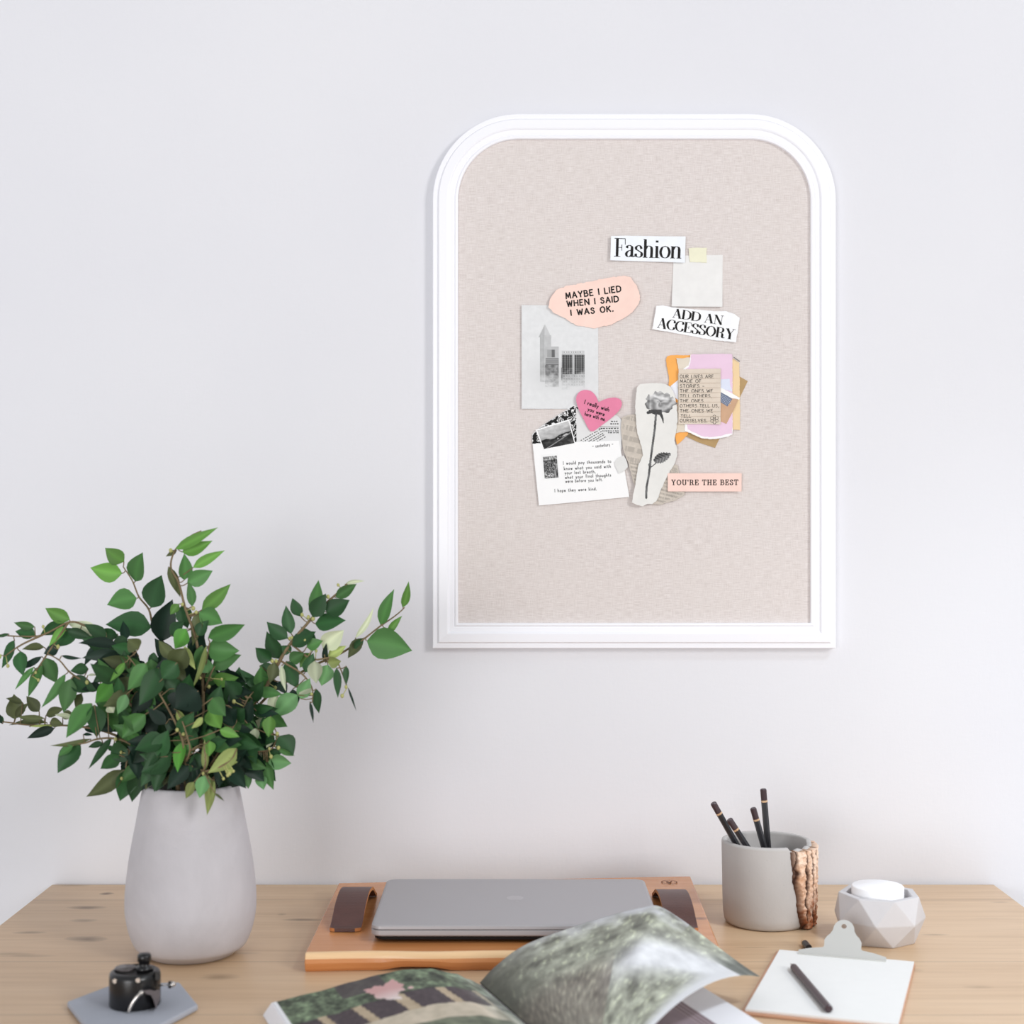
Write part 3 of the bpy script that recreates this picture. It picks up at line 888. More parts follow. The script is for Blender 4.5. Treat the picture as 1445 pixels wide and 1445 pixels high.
full = vprof[:3] + [tuple(p) for p in prof2[:-1]] + vprof[13:]
v, f = lathe(full, vc, 72, False, False)
o = build('concrete_vase', v, f, M_CONC, None, True, loc=vc)
tag(o, 'pale grey concrete vase holding leafy branches at the left of the desk', 'vase')

# ================================================================ wooden tray board, straps
M_TRAY = wood('orange_wood', C(212, 148, 94), C(198, 128, 74), C(172, 98, 50), (), 1.3, 0.26, spec=0.6)
TH = 0.0202
tb = thing('serving_board', 'orange brown wooden serving board with dark leather handles under the laptop', 'serving board', (0.005, 1.72, DZ))
M_TRAY2 = wood('orange_wood_knot', C(212, 148, 94), C(198, 128, 74), C(172, 98, 50),
               [(gp(989, 1295, TH).x - .005, gp(989, 1295, TH).y - 1.72, .012, .008, .8)], 1.3, 0.24, spec=0.6)
NX = 60
FM = []
M_EDGE_HL = wood('wood_edge_highlight', C(240, 205, 160), C(232, 192, 144), C(222, 176, 126), (), 1.3, 0.26, spec=0.6)  # paler wood tone paints a highlight along the rounded front edge
xl, xr = -0.2115, 0.2145
V = []; F = []
def tray_front(u):
    return 1.552 + 0.020 * u + 0.003 * math.sin(u * 7.5 + .4) - .004 * math.exp(-((u - .30) / .10) ** 2)
def tray_back(u):
    return 1.8605 + 0.0355 * u
NR = 6
secs = []
for i in range(NX + 1):
    u = i / NX
    x0 = xl + (xr - xl) * u
    yf, yb = tray_front(u), tray_back(u)
    lift = .0042 * math.exp(-((u - .27) / .07) ** 4)
    r = .006
    P = [(yb, .001), (yb, TH - .002), (yb - .002, TH), (yf + r, TH), (yf + r * .6, TH - r * .08), (yf + r * .3, TH - r * .29), (yf + r * .08, TH - r * .6), (yf, TH - r), (yf - .001, TH * .5 + lift * .5), (yf + .001, .004 + lift), (yf + .003, .001 + lift), (yf + .05, .001)]
    secs.append([(x0 + (0.0065 * (y - 1.55) / .3 if i == NX else -0.0 ), y, DZ + z - .001 + .0002) for y, z in P])
k = len(secs[0])
for s_ in secs:
    V += s_
for i in range(NX):
    for j in range(k):
        l = (j + 1) % k
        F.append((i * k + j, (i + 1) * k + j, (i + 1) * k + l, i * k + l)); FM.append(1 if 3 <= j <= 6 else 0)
F.append(tuple(range(k))); FM.append(0)
F.append(tuple(range(NX * k + k - 1, NX * k - 1, -1))); FM.append(0)
o = build('board', V, F, [M_TRAY2, M_EDGE_HL], tb, fmat=FM)
bevel(o, .0015, 2, 60)
# burnt ring mark at the back right
c0 = gp(944, 1243.5, TH)
V = []; F = []
for i in range(40):
    a = 2 * PI * i / 40
    for r in (.0098, .0086):
        V.append((c0.x + r * math.cos(a), c0.y - .004 + r * math.sin(a), DZ + TH + .0001))
for i in range(40):
    j = (i + 1) % 40
    F.append((2 * i, 2 * i + 1, 2 * j + 1, 2 * j))
V += [(c0.x + dx, c0.y - .004 + dy, DZ + TH + .0001) for dx, dy in ((-.001, -.006), (.001, -.006), (.004, .004), (.002, .004), (-.002, .004), (-.004, .004))]
n0 = 80
F += [(n0, n0 + 1, n0 + 2, n0 + 3), (n0, n0 + 1, n0 + 4, n0 + 5)]
build('burnt_ring_mark', V, F, plain('burnt_wood', C(120, 72, 40), .7, .2), tb)

M_LEATH = plain('brown_leather', C(82, 50, 44), .42, .45, var=.12, vscale=60, bmp=.2, bscale=500)
M_LEDGE = plain('leather_edge', C(196, 128, 76), .6, .3)
def strap(x0, x1, dx, lab, hs):
    """arched band from front foot to back foot; edges are raw leather"""
    ya, yb = 1.640, 1.790
    z0 = DZ + TH
    mid = spline([(ya - .006, .0012), (ya + .004, .0016), (ya + .020, .010), (ya + .045, .0225), (ya + .080, .0285), (ya + .115, .0225), (ya + .136, .010), (yb, .0014), (yb + .006, .0012)], 5)
    mid = [(y, z * hs) for y, z in mid]
    t = .0036
    V = []; F = []
    M = []
    n = len(mid)
    def nrm(i):
        a = mid[max(i - 1, 0)]; c = mid[min(i + 1, n - 1)]
        d = Vector((c[0] - a[0], c[1] - a[1])).normalized()
        return Vector((-d.y, d.x))
    for i, (y, z) in enumerate(mid):
        q = nrm(i); tt = i / (n - 1)
        sh = dx * tt
        e = .006 * max(0, 1 - i / 3.0) ** 2 + .006 * max(0, 1 - (n - 1 - i) / 3.0) ** 2
        a, c = x0 + sh + e, x1 + sh - e
        top = (y + q.x * t, z + q.y * t)
        V += [(a, y, z0 + z - .0010), (c, y, z0 + z - .0010), (c, top[0], z0 + top[1] - .0010), (a, top[0], z0 + top[1] - .0010)]
    for i in range(n - 1):
        b0, b1 = 4 * i, 4 * i + 4
        for j in range(4):
            l = (j + 1) % 4
            F.append((b0 + j, b1 + j, b1 + l, b0 + l)); M.append(1 if j in (1, 3) else 0)
    F.append((0, 1, 2, 3)); M.append(0)
    F.append((4 * n - 1, 4 * n - 2, 4 * n - 3, 4 * n - 4)); M.append(1)
    o = build('leather_handle', V, F, [M_LEATH, M_LEDGE], tb, fmat=M, label=lab)
strap(-.1965, -.1625, .004, 'dark brown leather handle', .74)
strap(.1665, .2005, -.002, 'dark brown leather handle', .62)

# ================================================================ laptop
M_LAP = plain('space_grey_aluminium', C(168, 165, 167), .45, .5, .2)
M_LAPE = plain('polished_grey_edge', C(190, 186, 186), .3, .5, .5)
M_BLK = plain('black_rubber_and_shadow', C(16, 15, 17), .6, .3)
lap = thing('laptop', 'closed grey laptop lying on the wooden serving board', 'laptop', (0.004, 1.69, DZ + TH))
def rrect(x0, x1, y0, y1, r, n=6):
    o = []
    for cx, cy, a0 in ((x1 - r, y1 - r, 0), (x0 + r, y1 - r, PI / 2), (x0 + r, y0 + r, PI), (x1 - r, y0 + r, 1.5 * PI)):
        for i in range(n + 1):
            a = a0 + PI / 2 * i / n
            o.append((cx + r * math.cos(a), cy + r * math.sin(a)))
    return o
LX0, LX1, LY0, LY1 = -.1475, .1560, 1.589, 1.798
LZ = DZ + TH
def loft(rings):
    n = len(rings[0]); V = []; F = []
    for r in rings:
        V += r
    F.append(tuple(range(n - 1, -1, -1)))
    for j in range(len(rings) - 1):
        for i in range(n):
            k = (i + 1) % n
            F.append((j * n + i, j * n + k, (j + 1) * n + k, (j + 1) * n + i))
    F.append(tuple(range((len(rings) - 1) * n, len(rings) * n)))
    return V, F
def rr(ins, z, r=.011):
    return [(x, y, z) for x, y in rrect(LX0 + ins, LX1 - ins, LY0 + ins, LY1 - ins, r)]
v, f = loft([rr(.004, LZ + .0066), rr(.0008, LZ + .0072), rr(0, LZ + .0085), rr(0, LZ + .0128), rr(.0008, LZ + .0134)])
build('base', v, f, M_LAP, lap)
v, f = loft([rr(.012, LZ + .0012), rr(.0035, LZ + .0030), rr(.0030, LZ + .0062), rr(.0045, LZ + .0063)])
build('shadow_bottom_case', v, f, M_BLK, lap)  # lower half coloured black to draw the shadow gap under the laptop
v, f = loft([rr(.0006, LZ + .0140), rr(0, LZ + .0146), rr(.0003, LZ + .0174), rr(.0014, LZ + .0185), rr(.0035, LZ + .0190)])
build('lid', v, f, M_LAP, lap)
v, f = loft([rr(.0022, LZ + .0132), rr(.0022, LZ + .0142)])
build('lid_seal', v, f, M_BLK, lap)
for x in (LX0 + .03, LX1 - .03):
    for y in (LY0 + .022, LY1 - .022):
        v, f = lathe([(.008, 0), (.008, .0022)], (x, y, LZ), 20)
        build('rubber_foot', v, f, M_BLK, lap)
# pale fruit-shaped mark on the lid, seen upside down from the front
p = gp(727, 1267, TH + .019)
bl_ = spline([(0, -.0085), (.004, -.0092), (.0085, -.004), (.0092, .002), (.0065, .0085), (.003, .0095), (0, .0085), (-.003, .0095), (-.0065, .0085), (-.0092, .002), (-.0085, -.004), (-.004, -.0092), (0, -.0085)], 4)[:-1]
V = [(p.x + a, p.y - b_, LZ + .0191) for a, b_ in bl_]
V2 = [(p.x + a, p.y - b_ - .0135, LZ + .0191) for a, b_ in ((0, -.001), (.0026, .0006), (.004, .0036), (.0012, .003))]
n = len(V)
build('lid_mark', V + V2, [tuple(range(n)), tuple(range(n, n + 4))], plain('pale_mark', C(172, 169, 171), .3, .5, .3), lap)

# ================================================================ pencil cup
cc = gp(1081.5, 1300.5)
CS = cc.y / FPX
R = 62.8 * CS
H = (1300.5 - 1184.5) * CS
cup = thing('pencil_cup', 'grey concrete pencil cup with a strip of bark on its right side', 'pencil cup', cc)
cprof = [(0, 0), (R * .84, 0), (R * .90, .001), (R * .94, .004), (R * .965, .012), (R * .98, .03), (R * 1.0, H - .003), (R * .992, H - .0006), (R * .97, H), (R * .90, H), (R * .885, H - .0008), (R * .88, H - .003), (R * .86, .010), (0, .009)]
v, f = lathe(cprof, cc, 96, False, False)
v2 = []
for p in v:
    q = Vector(p) - cc
    a = math.atan2(q.x, -q.y)      # 0 at the front, + to the right
    if q.z > H * .8:               # chipped rim above the bark
        k = max(0, min(1, (a - .33) / .05)) * max(0, min(1, (1.55 - a) / .1))
        q.z -= k * (.0035 + .0012 * math.sin(a * 17)) * (1 if q.z > H * .9 else .3)
    v2.append(q + cc)
build('cup_body', v2, f, M_CONCG, cup, True)
# bark
NA, NZ = 70, 90
V = []; Cc = []; F = []
inner = []
for j in range(NZ + 1):
    t = j / NZ
    z = .0015 + t * (H - .0075 + .0015)
    a0 = .70 - .33 * t ** .85 + .09 * ns(t * 4, 1.7) + .03 * ns(t * 17, 3.1)
    a1 = 1.95 + .08 * ns(t * 6, 8)
    for i in range(NA + 1):
        u = i / NA
        a = a0 + (a1 - a0) * u
        zz = z + (.0015 * ns(a * 9, 2) if j == NZ else 0)
        # vertical plates of bark
        w = a * 4.2 + .55 * ns(a * 1.5, z * 24) + .34 * ns(a * 5, z * 75, 4) + .10 * ns(a * 20, z * 260, 6)
        sw = w - math.floor(w)
        crack = min(sw, 1 - sw) * 2
        cw = 1.6 + 2.6 * max(0, ns(a * 3, z * 30, 11) + .35)
        plate = min(1, crack * cw)
        rough = fbm(a * 9, z * 160, 2)
        edge = min(1, u * 14) * min(1, (1 - u) * 10)
        rad = (R * (.975 + .03 * t) + .0006) + edge * (.0022 + .0040 * plate + .0016 * rough + .0010 * ns(a * 30, z * 300))
        V.append((cc.x + rad * math.sin(a), cc.y - rad * math.cos(a), cc.z + zz))
        top = (.45 + .75 * ns(a * 2.2 + 4, z * 28)) + .35 * t
        pale, tan_, dark = Vector((240, 212, 190)), Vector((200, 152, 118)), Vector((52, 30, 22))
        c = tan_.lerp(pale, max(0, min(1, .15 + top + .5 * rough)))
        c = c.lerp(Vector((158, 92, 56)), max(0, min(1, .95 - t * 2.2 + .8 * rough)))
        c = c.lerp(dark, max(0, min(1, (1 - plate) * 1.1)))
        c = c.lerp(dark, .75 * max(0, 1 - edge))
        Cc.append(C(*c))
for j in range(NZ):
    for i in range(NA):
        b0 = j * (NA + 1) + i
        F.append((b0, b0 + 1, b0 + NA + 2, b0 + NA + 1))
# inner skin closing the strip
off = len(V)
for p in V[:]:
    q = Vector(p) - cc
    rr_ = Vector((q.x, q.y)).normalized() * (R * .90)
    V.append((cc.x + rr_.x, cc.y + rr_.y, p[2]))
    Cc.append(C(120, 82, 52))
for j in range(NZ):
    for i in range(NA):
        b0 = off + j * (NA + 1) + i
        F.append((b0, b0 + NA + 1, b0 + NA + 2, b0 + 1))
W1 = NA + 1
for i in range(NA):
    F.append((i, off + i, off + i + 1, i + 1)); a = NZ * W1 + i
    F.append((a, a + 1, off + a + 1, off + a))
for j in range(NZ):
    a, c = j * W1, (j + 1) * W1
    F.append((a, c, off + c, off + a)); a += NA; c += NA
    F.append((a, off + a, off + c, c))
build('bark_strip', V, F, vcol('bark', .8, .2), cup, False, colors=Cc)

# ---- pencils: one kind, copied
M_PEN = plain('black_pencil_paint', C(40, 40, 44), .35, .5)
M_CAP = plain('dark_brown_pencil_end', C(66, 50, 54), .35, .5)
M_GOLD = plain('gold_band', C(214, 178, 140), .35, .5, .3)
M_TIPW = plain('bare_pencil_wood', C(214, 178, 140), .6, .3)
M_LEAD = plain('silver_tip', C(190, 188, 184), .3, .5, .5)
PR = .0036
def hexring(r, z, n=6):
    return [(r * math.cos(2 * PI * i / n), r * math.sin(2 * PI * i / n), z) for i in range(n)]
def make_pencil(L, dz=0.0):
    """pencil standing on its point at the origin, end cap at z = L"""
    t = thing('pencil', '', 'pencil', (0, 0, 0))
    v, f = loft([hexring(PR, .022), hexring(PR, L - .0155)])
    build('barrel', v, f, M_PEN, t)
    v, f = loft([hexring(PR * 1.03, L - .0155), hexring(PR * 1.03, L - .0132)])
    build('gold_band', v, f, M_GOLD, t, label='gold band')
    v, f = loft([hexring(PR * 1.02, L - .0132, 12), hexring(PR * 1.02, L - .0012, 12), hexring(PR * .8, L, 12)])
    build('end_cap', v, f, M_CAP, t, label='dark brown dipped end')
    v, f = loft([hexring(.0008, .004, 12), hexring(PR, .022, 12)])
    build('sharpened_cone', v, f, M_TIPW, t)
    v, f = loft([hexring(.0002, 0, 8), hexring(.0008, .004, 8)])
    build('lead', v, f, M_PEN, t)
    return t
def pencil_pose(top, second):
    """top point and a second image point on the axis -> foot on the cup floor"""
    d = (second - top)
    k = (cc.z + .0112 - top.z) / d.z
    return top + d * k
def dup(root):
    r = root.copy(); COL.objects.link(r)
    for ch in list(root.children):
        c = ch.copy(); COL.objects.link(c); c.parent = r
    return r
PSP = [((1005.5, 1131.5), (1038.5, 1190), -.020, -.012, 'black pencil tipping furthest left in the concrete cup, its dark end highest on that side'),
       ((1029, 1156), (1052, 1191), -.030, -.026, 'shorter black pencil leaning left in the cup, in front of the furthest left pencil'),
       ((1062.5, 1140), (1077, 1191), -.008, -.004, 'black pencil leaning slightly left, beside the tallest upright pencil in the cup'),
       ((1077, 1113), (1083.6, 1192), .010, .012, 'tallest black pencil standing almost upright in the concrete cup')]
protos = {}
for (a, b_, da, db, lab) in PSP:
    top = dp(a[0], a[1], cc.y + da); sec = dp(b_[0], b_[1], cc.y + db)
    foot = pencil_pose(top, sec)
    L = (top - foot).length
    if not protos:
        p = make_pencil(.150); protos['p'] = p
    else:
        p = dup(protos['p'])
    p['label'] = lab; p['group'] = 'black pencils in the concrete cup'
    d = (top - foot).normalized()
    p.rotation_euler = d.to_track_quat('Z', 'Y').to_euler()
    p.location = top - d * .150 if L > .150 else foot
    p.scale = (1, 1, 1)
    if L > .150:
        p.scale = (1, 1, 1)
    # the pencil slides along its own axis so that the end shows where it should
    p.location = foot if abs(L - .150) < .002 else top - d * .150

# ================================================================ faceted holder and candle
hc = gp(1240.5, 1325)
HS = hc.y / FPX
hold = None
def hring(r, z, ph):
    return [(hc.x + r * math.sin(ph + 2 * PI * i / 7), hc.y - r * math.cos(ph + 2 * PI * i / 7), hc.z + z) for i in range(7)]
A0 = math.radians(8.5); A1 = math.radians(-17.2)
zr = (1325 - 1259) * HS; zm = (1325 - 1293) * HS
rings = [hring(50 * HS, 0, A0), hring(65 * HS, zm, A1), hring(56.5 * HS, zr, A0), hring(47 * HS, zr, A0), hring(50 * HS, zm, A0), hring(40 * HS, .008, A0)]
V = [p for r in rings for p in r]
F = [tuple(range(6, -1, -1))]
for i in range(7):
    k = (i + 1) % 7
    # bottom i..i+1 with mid: mid i sits before bottom i
    F += [(i, 7 + k, 7 + i), (i, k, 7 + k)]
    F += [(7 + i, 7 + k, 14 + i), (14 + i, 7 + k, 14 + k)]
    F += [(14 + i, 14 + k, 21 + k, 21 + i), (21 + i, 21 + k, 28 + k, 28 + i), (28 + i, 28 + k, 35 + k, 35 + i)]
F.append(tuple(range(35, 42)))
o = build('faceted_holder', V, F, M_CONCF, None, False, loc=hc)
bevel(o, .0008, 2, 8)
tag(o, 'faceted geometric grey concrete holder behind the clipboard', 'candle holder')
cz0 = .008
ctop = (1325 - 1249) * HS
M_WAX = plain('white_wax', C(250, 249, 250), .5, .4)
cr = 36.3 * HS
v, f = lathe([(0, cz0), (cr * .98, cz0), (cr, cz0 + .002), (cr, ctop - .0012), (cr - .0012, ctop), (0, ctop - .0006)], hc - Vector((2 * HS, 0, 0)), 64, False, False)
cand = build('white_pillar_candle', v, f, M_WAX, None, True, loc=hc + Vector((0, 0, cz0)))
tag(cand, 'white pillar candle standing inside the faceted concrete holder', 'candle')

# ================================================================ clipboard with clip
TL = gp(1100, 1340, .0055)
ang = math.radians(-18.6)
uu = Vector((math.cos(ang), math.sin(ang), 0)); vv = Vector((math.sin(ang), -math.cos(ang), 0))
def cb(u, v_, z):
    return TL + uu * u + vv * v_ + Vector((0, 0, DZ + z - TL.z))
PWD, PHT = .1385, .2085
clip = thing('clipboard', 'small clipboard with blank white paper and a steel clip', 'clipboard', cb(PWD / 2, PHT / 2, 0))
def cbox(u0, u1, v0, v1, z0, z1):
    return [cb(u0, v0, z0), cb(u1, v0, z0), cb(u1, v1, z0), cb(u0, v1, z0), cb(u0, v0, z1), cb(u1, v0, z1), cb(u1, v1, z1), cb(u0, v1, z1)], \
           [(3, 2, 1, 0), (4, 5, 6, 7), (0, 1, 5, 4), (1, 2, 6, 5), (2, 3, 7, 6), (3, 0, 4, 7)]
M_HARD = plain('hardboard', C(196, 150, 122), .55, .35, var=.08)
M_SHEET = paper('white_writing_paper', 232, 231, 228, .01)
M_STEEL = plain('satin_steel', C(206, 205, 200), .38, .5, .35)
v, f = cbox(-.004, PWD + .001, -.003, PHT + .004, 0.0003, .0032)
bevel(build('backing_board', v, f, M_HARD, clip), .0006, 1)
v, f = cbox(0, PWD, 0, PHT, .0033, .0055)
build('paper_pad', v, f, M_SHEET, clip)
# clip plate: a bent sheet with a round tab and a hole
half = [(.0450, 0), (.0450, .0035), (.0330, .0065), (.0205, .0085), (.0190, .0100), (.0192, .0170), (.0165, .0215), (.0135, .0245), (.0112, .0285)]
arc = [(.0108 * math.cos(a), .0300 + .0108 * math.sin(a)) for a in [PI * i / 14 for i in range(1, 14)]]
outl = half + arc + [(-x, y) for x, y in reversed(half)]
hole = [(.0028 * math.cos(2 * PI * i / 16), .0335 + .0026 * math.sin(2 * PI * i / 16)) for i in range(16)]
bm = bmesh.new()
es = []
for loop in (outl, hole):
    vs_ = [bm.verts.new((x, y, 0)) for x, y in loop]
    es += [bm.edges.new((vs_[i], vs_[(i + 1) % len(vs_)])) for i in range(len(vs_))]
bmesh.ops.triangle_fill(bm, edges=es, use_beauty=True)
bmesh.ops.recalc_face_normals(bm, faces=bm.faces)
g = bmesh.ops.extrude_face_region(bm, geom=bm.faces[:])
for e in g['geom']:
    if isinstance(e, bmesh.types.BMVert):
        e.co.z += .0010
bm.verts.index_update()
tilt = math.radians(52)
V = []
for q in bm.verts:
    w = q.co.y; dz_ = q.co.z
    up = w * math.sin(tilt) + dz_ * math.cos(tilt); bk = w * math.cos(tilt) - dz_ * math.sin(tilt)
    V.append(cb(.0660 + q.co.x, .0075 - bk, .0057 + up))
F = [tuple(x.index for x in fc.verts) for fc in bm.faces]
bm.free()
build('clip_lever', V, F, M_STEEL, clip)
v, f = cbox(.021, .111, .0055, .0120, .0055, .0066)
build('clip_jaw', v, f, M_STEEL, clip)
v, f = tube([cb(.050, -.001, .0085), cb(.090, -.001, .0085)], .0026, 12)
build('spring', v, f, M_STEEL, clip)

def lying_pencil(name, a, b_, r, lab, group=None):
    """a pencil lying flat from tip a to end b"""
    d = (b_ - a).normalized(); L = (b_ - a).length
    t = thing(name, lab, 'pencil', (a + b_) / 2, group)
    q = d.to_track_quat('Z', 'Y').to_matrix()
    def tr(ring):
        return [a + q @ Vector(p) for p in ring]
    v, f = loft([tr(hexring(r, .014, 12)), tr(hexring(r, L - .001, 12)), tr(hexring(r * .7, L, 12))]); build('barrel', v, f, M_CAP, t)
    v, f = loft([tr(hexring(.0007, .0025, 12)), tr(hexring(r, .014, 12))]); build('sharpened_cone', v, f, M_LEAD, t)
    v, f = loft([tr(hexring(.0003, 0, 8)), tr(hexring(.0007, .0025, 8))]); build('lead', v, f, M_LEAD, t)
    return t
r_ = .0038
zt = .0055 + r_ + .0001
lying_pencil('pencil', gp(1115.5, 1359.5, zt), gp(1170, 1424, zt), r_, 'dark brown pencil lying on the white paper of the clipboard')
q0 = gp(1136, 1331, .0038)
eb = thing('pencil', 'dark pencil stub lying on the desk behind the clip', 'pencil', q0)
dirv = (gp(1143, 1339.5, .0038) - q0).normalized()
v, f = tube([q0, q0 + dirv * .018], .0036, 12); build('barrel', v, f, M_PEN, eb)
v, f = tube([q0 - dirv * .004, q0], .0037, 12); build('eraser', v, f, M_TIPW, eb, label='pale eraser end')

# ================================================================ slate coaster and black gadget
hexp = [gp(94.5, 1413, .0062), gp(159, 1388.5, .0062), gp(253.6, 1385.5, .0062), gp(279.5, 1417.4, .0062), Vector((-.321, 1.362, 0)), Vector((-.384, 1.372, 0))]
v, f = prism([(p.x, p.y) for p in reversed(hexp)], DZ + .0003, DZ + .0062)
cen = sum(hexp, Vector()) / 6
o = build('slate_coaster', v, f, concrete('blue_grey_concrete', C(172, 176, 186), .06), None, loc=(cen.x, cen.y, DZ))
bevel(o, .0018, 3)
tag(o, 'blue grey six sided concrete coaster under the black gadget', 'coaster')
gc = gp(190.5, 1417, .0063)
GS = gc.y / FPX
gr = 35.6 * GS
M_GB = plain('black_enamel', C(22, 22, 24), .28, .5)
M_CHR = plain('chrome', C(205, 200, 195), .18, .5, .9)
gad = thing('sharpener_gadget', 'small round black metal desk gadget with top knob on the slate coaster', 'desk gadget', gc)
gh = .0325
v, f = lathe([(0, 0), (gr * .97, 0), (gr, .0012), (gr, gh - .005), (gr * .97, gh - .002), (gr * .88, gh - .0004), (gr * .8, gh), (gr * .76, gh - .0012), (0, gh - .0012)], gc, 56, False, False)
build('body', v, f, M_GB, gad, True)
kx = Vector((12.5 * GS, .002, 0))
v, f = lathe([(.0078, gh - .0014), (.0078, gh + .0022), (.0052, gh + .003), (.0052, gh + .0068), (.0064, gh + .0076), (.0064, gh + .0125), (.0056, gh + .0142), (0, gh + .0143)], gc + kx, 28, True, False)
build('top_knob', v, f, M_GB, gad, True)
v, f = lathe([(.0100, gh - .0014), (.0100, gh + .0003), (.0092, gh + .0009), (0, gh + .0009)], gc + Vector((-.0105, .006, 0)), 28, True, False)
build('round_window', v, f, plain('smoky_cap', C(86, 80, 80), .25, .5), gad, True, label='grey round inset')
for (px, py) in ((162.5, 1384), (195, 1383)):
    p = dp(px, py, gc.y - gr * (0.80 if px < 170 else .93))
    v, f = tube([p + Vector((0, .002, 0)), p + Vector((0, -.0012, 0))], .0022, 12)
    build('screw', v, f, M_CHR, gad, label='silver screw')
# side plates at the right with an arched foot
yp = gc.y - gr * .86
ol = [(201, 1398), (211, 1396.5), (218, 1398), (225.5, 1396), (226.5, 1406), (224, 1414), (220, 1423.5), (216.5, 1411), (213, 1404.5), (206, 1402.5)]
V = [dp(x, y, yp - .004) for x, y in ol] + [dp(x, y, yp + .012) for x, y in ol]
n = len(ol)
F = [tuple(range(n)), tuple(range(2 * n - 1, n - 1, -1))] + [(i, (i + 1) % n, n + (i + 1) % n, n + i) for i in range(n)]
build('arched_bracket', V, F, plain('dark_steel', C(88, 82, 84), .35, .5, .4), gad, label='dark grey arched bracket')
ol = [(219, 1371), (226, 1371), (226.5, 1381), (223, 1384), (219, 1383)]
V = [dp(x, y, gc.y - .012) for x, y in ol] + [dp(x, y, gc.y + .004) for x, y in ol]
n = len(ol)
F = [tuple(range(n)), tuple(range(2 * n - 1, n - 1, -1))] + [(i, (i + 1) % n, n + (i + 1) % n, n + i) for i in range(n)]
build('side_lug', V, F, M_GB, gad)
yl = gc.y - gr - .0035
pts = [dp(x, y, yl) for x, y in spline([(198, 1402.5), (195, 1405), (190, 1411), (185, 1419), (181, 1429)], 4)]
pts = [p + Vector((0, .0035 * (1 - i / (len(pts) - 1)), 0)) for i, p in enumerate(pts)]
mb = MB()
v, f = tube(pts, [.0013 + .0005 * math.sin(PI * i / (len(pts) - 1)) for i in range(len(pts))], 10); mb.add(v, f)
v, f = tube([pts[0] + Vector((0, .004, 0)), pts[0] + Vector((0, -.0015, 0))], .0022, 12); mb.add(v, f)
mb.build('silver_lever', M_CHR, gad, smooth=True, label='silver lever')
p0 = dp(222, 1391, gc.y - .004); p1 = dp(240, 1389.5, gc.y - .004); p2 = dp(243.5, 1389, gc.y - .004)
v, f = tube([p0, p1], .0007, 8); build('rod', v, f, M_CHR, gad, True)
v, f = tube([p1 + Vector((-.0012, 0, 0)), p1 + Vector((.0010, 0, 0))], .0034, 16); build('rod_washer', v, f, M_GB, gad)
v, f = lathe([(.0030 * math.sin(PI * i / 10), -.0030 * math.cos(PI * i / 10)) for i in range(11)], p2, 16, False, False); build('rod_ball', v, f, M_CHR, gad, True, label='shiny silver ball tip')

# ================================================================ open magazine
S0 = Vector((-.0315, 1.49, 0))
mu = Vector((.940, .342, 0)); mv = Vector((.342, -.940, 0))
MD = .255
mag = thing('magazine', 'open magazine with green garden photographs, one page lifted, at the front of the desk', 'magazine', (S0 + mv * .12) + Vector((0, 0, DZ)))
M_PAGE = paper('magazine_paper', 243, 241, 244, .01)
def left_z(s_):
    k = [(0, .0072), (.06, .0135), (.12, .0200), (.25, .0275), (.38, .0292), (.5, .0268), (.62, .0228), (.8, .0165), (1, .0112)]
    for (a, za), (b_, zb) in zip(k, k[1:]):
        if s_ <= b_:
            t = (s_ - a) / (b_ - a)
            t = t * t * (3 - 2 * t) * .5 + t * .5
            return za + (zb - za) * t
    return k[-1][1]
LW = .205
def grid_surface(fn, nu, nv):
    V = [fn(i / nu, j / nv) for j in range(nv + 1) for i in range(nu + 1)]
    F = [(j * (nu + 1) + i, j * (nu + 1) + i + 1, (j + 1) * (nu + 1) + i + 1, (j + 1) * (nu + 1) + i) for j in range(nv) for i in range(nu)]
    return V, F
def solid_under(V, nu, nv, zf, spread=None):
    """close a grid surface downward to height zf"""
    n = len(V); W = nu + 1
    B = []
    for i, p in enumerate(V):
        q = Vector((p[0], p[1], DZ + zf))
        if spread:
            q += spread(i % W, i // W)
        B.append(q)
    F = []
    for j in range(nv):
        for i in range(nu):
            a = n + j * W + i
            F.append((a, a + W, a + W + 1, a + 1))
    for i in range(nu):
        F.append((i, n + i, n + i + 1, i + 1)); a = nv * W + i
        F.append((a, a + 1, n + a + 1, n + a))
    for j in range(nv):
        a, c = j * W, (j + 1) * W
        F.append((a, c, n + c, n + a)); a += nu; c += nu
        F.append((a, n + a, n + c, c))
    return B, F
def left_surf(s_, t, lift=0.0):
    p = S0 - mu * (LW * s_) + mv * (MD * t)
    return Vector((p.x, p.y, DZ + left_z(s_) + lift))
nu, nv = 40, 30
V, F = grid_surface(lambda a, b_: left_surf(a, b_), nu, nv)
B, F2 = solid_under(V, nu, nv, .0004, lambda i, j: -mu * (.008 * (i / nu) ** 6))
build('left_page_stack', V + B, F + F2, M_PAGE, mag)
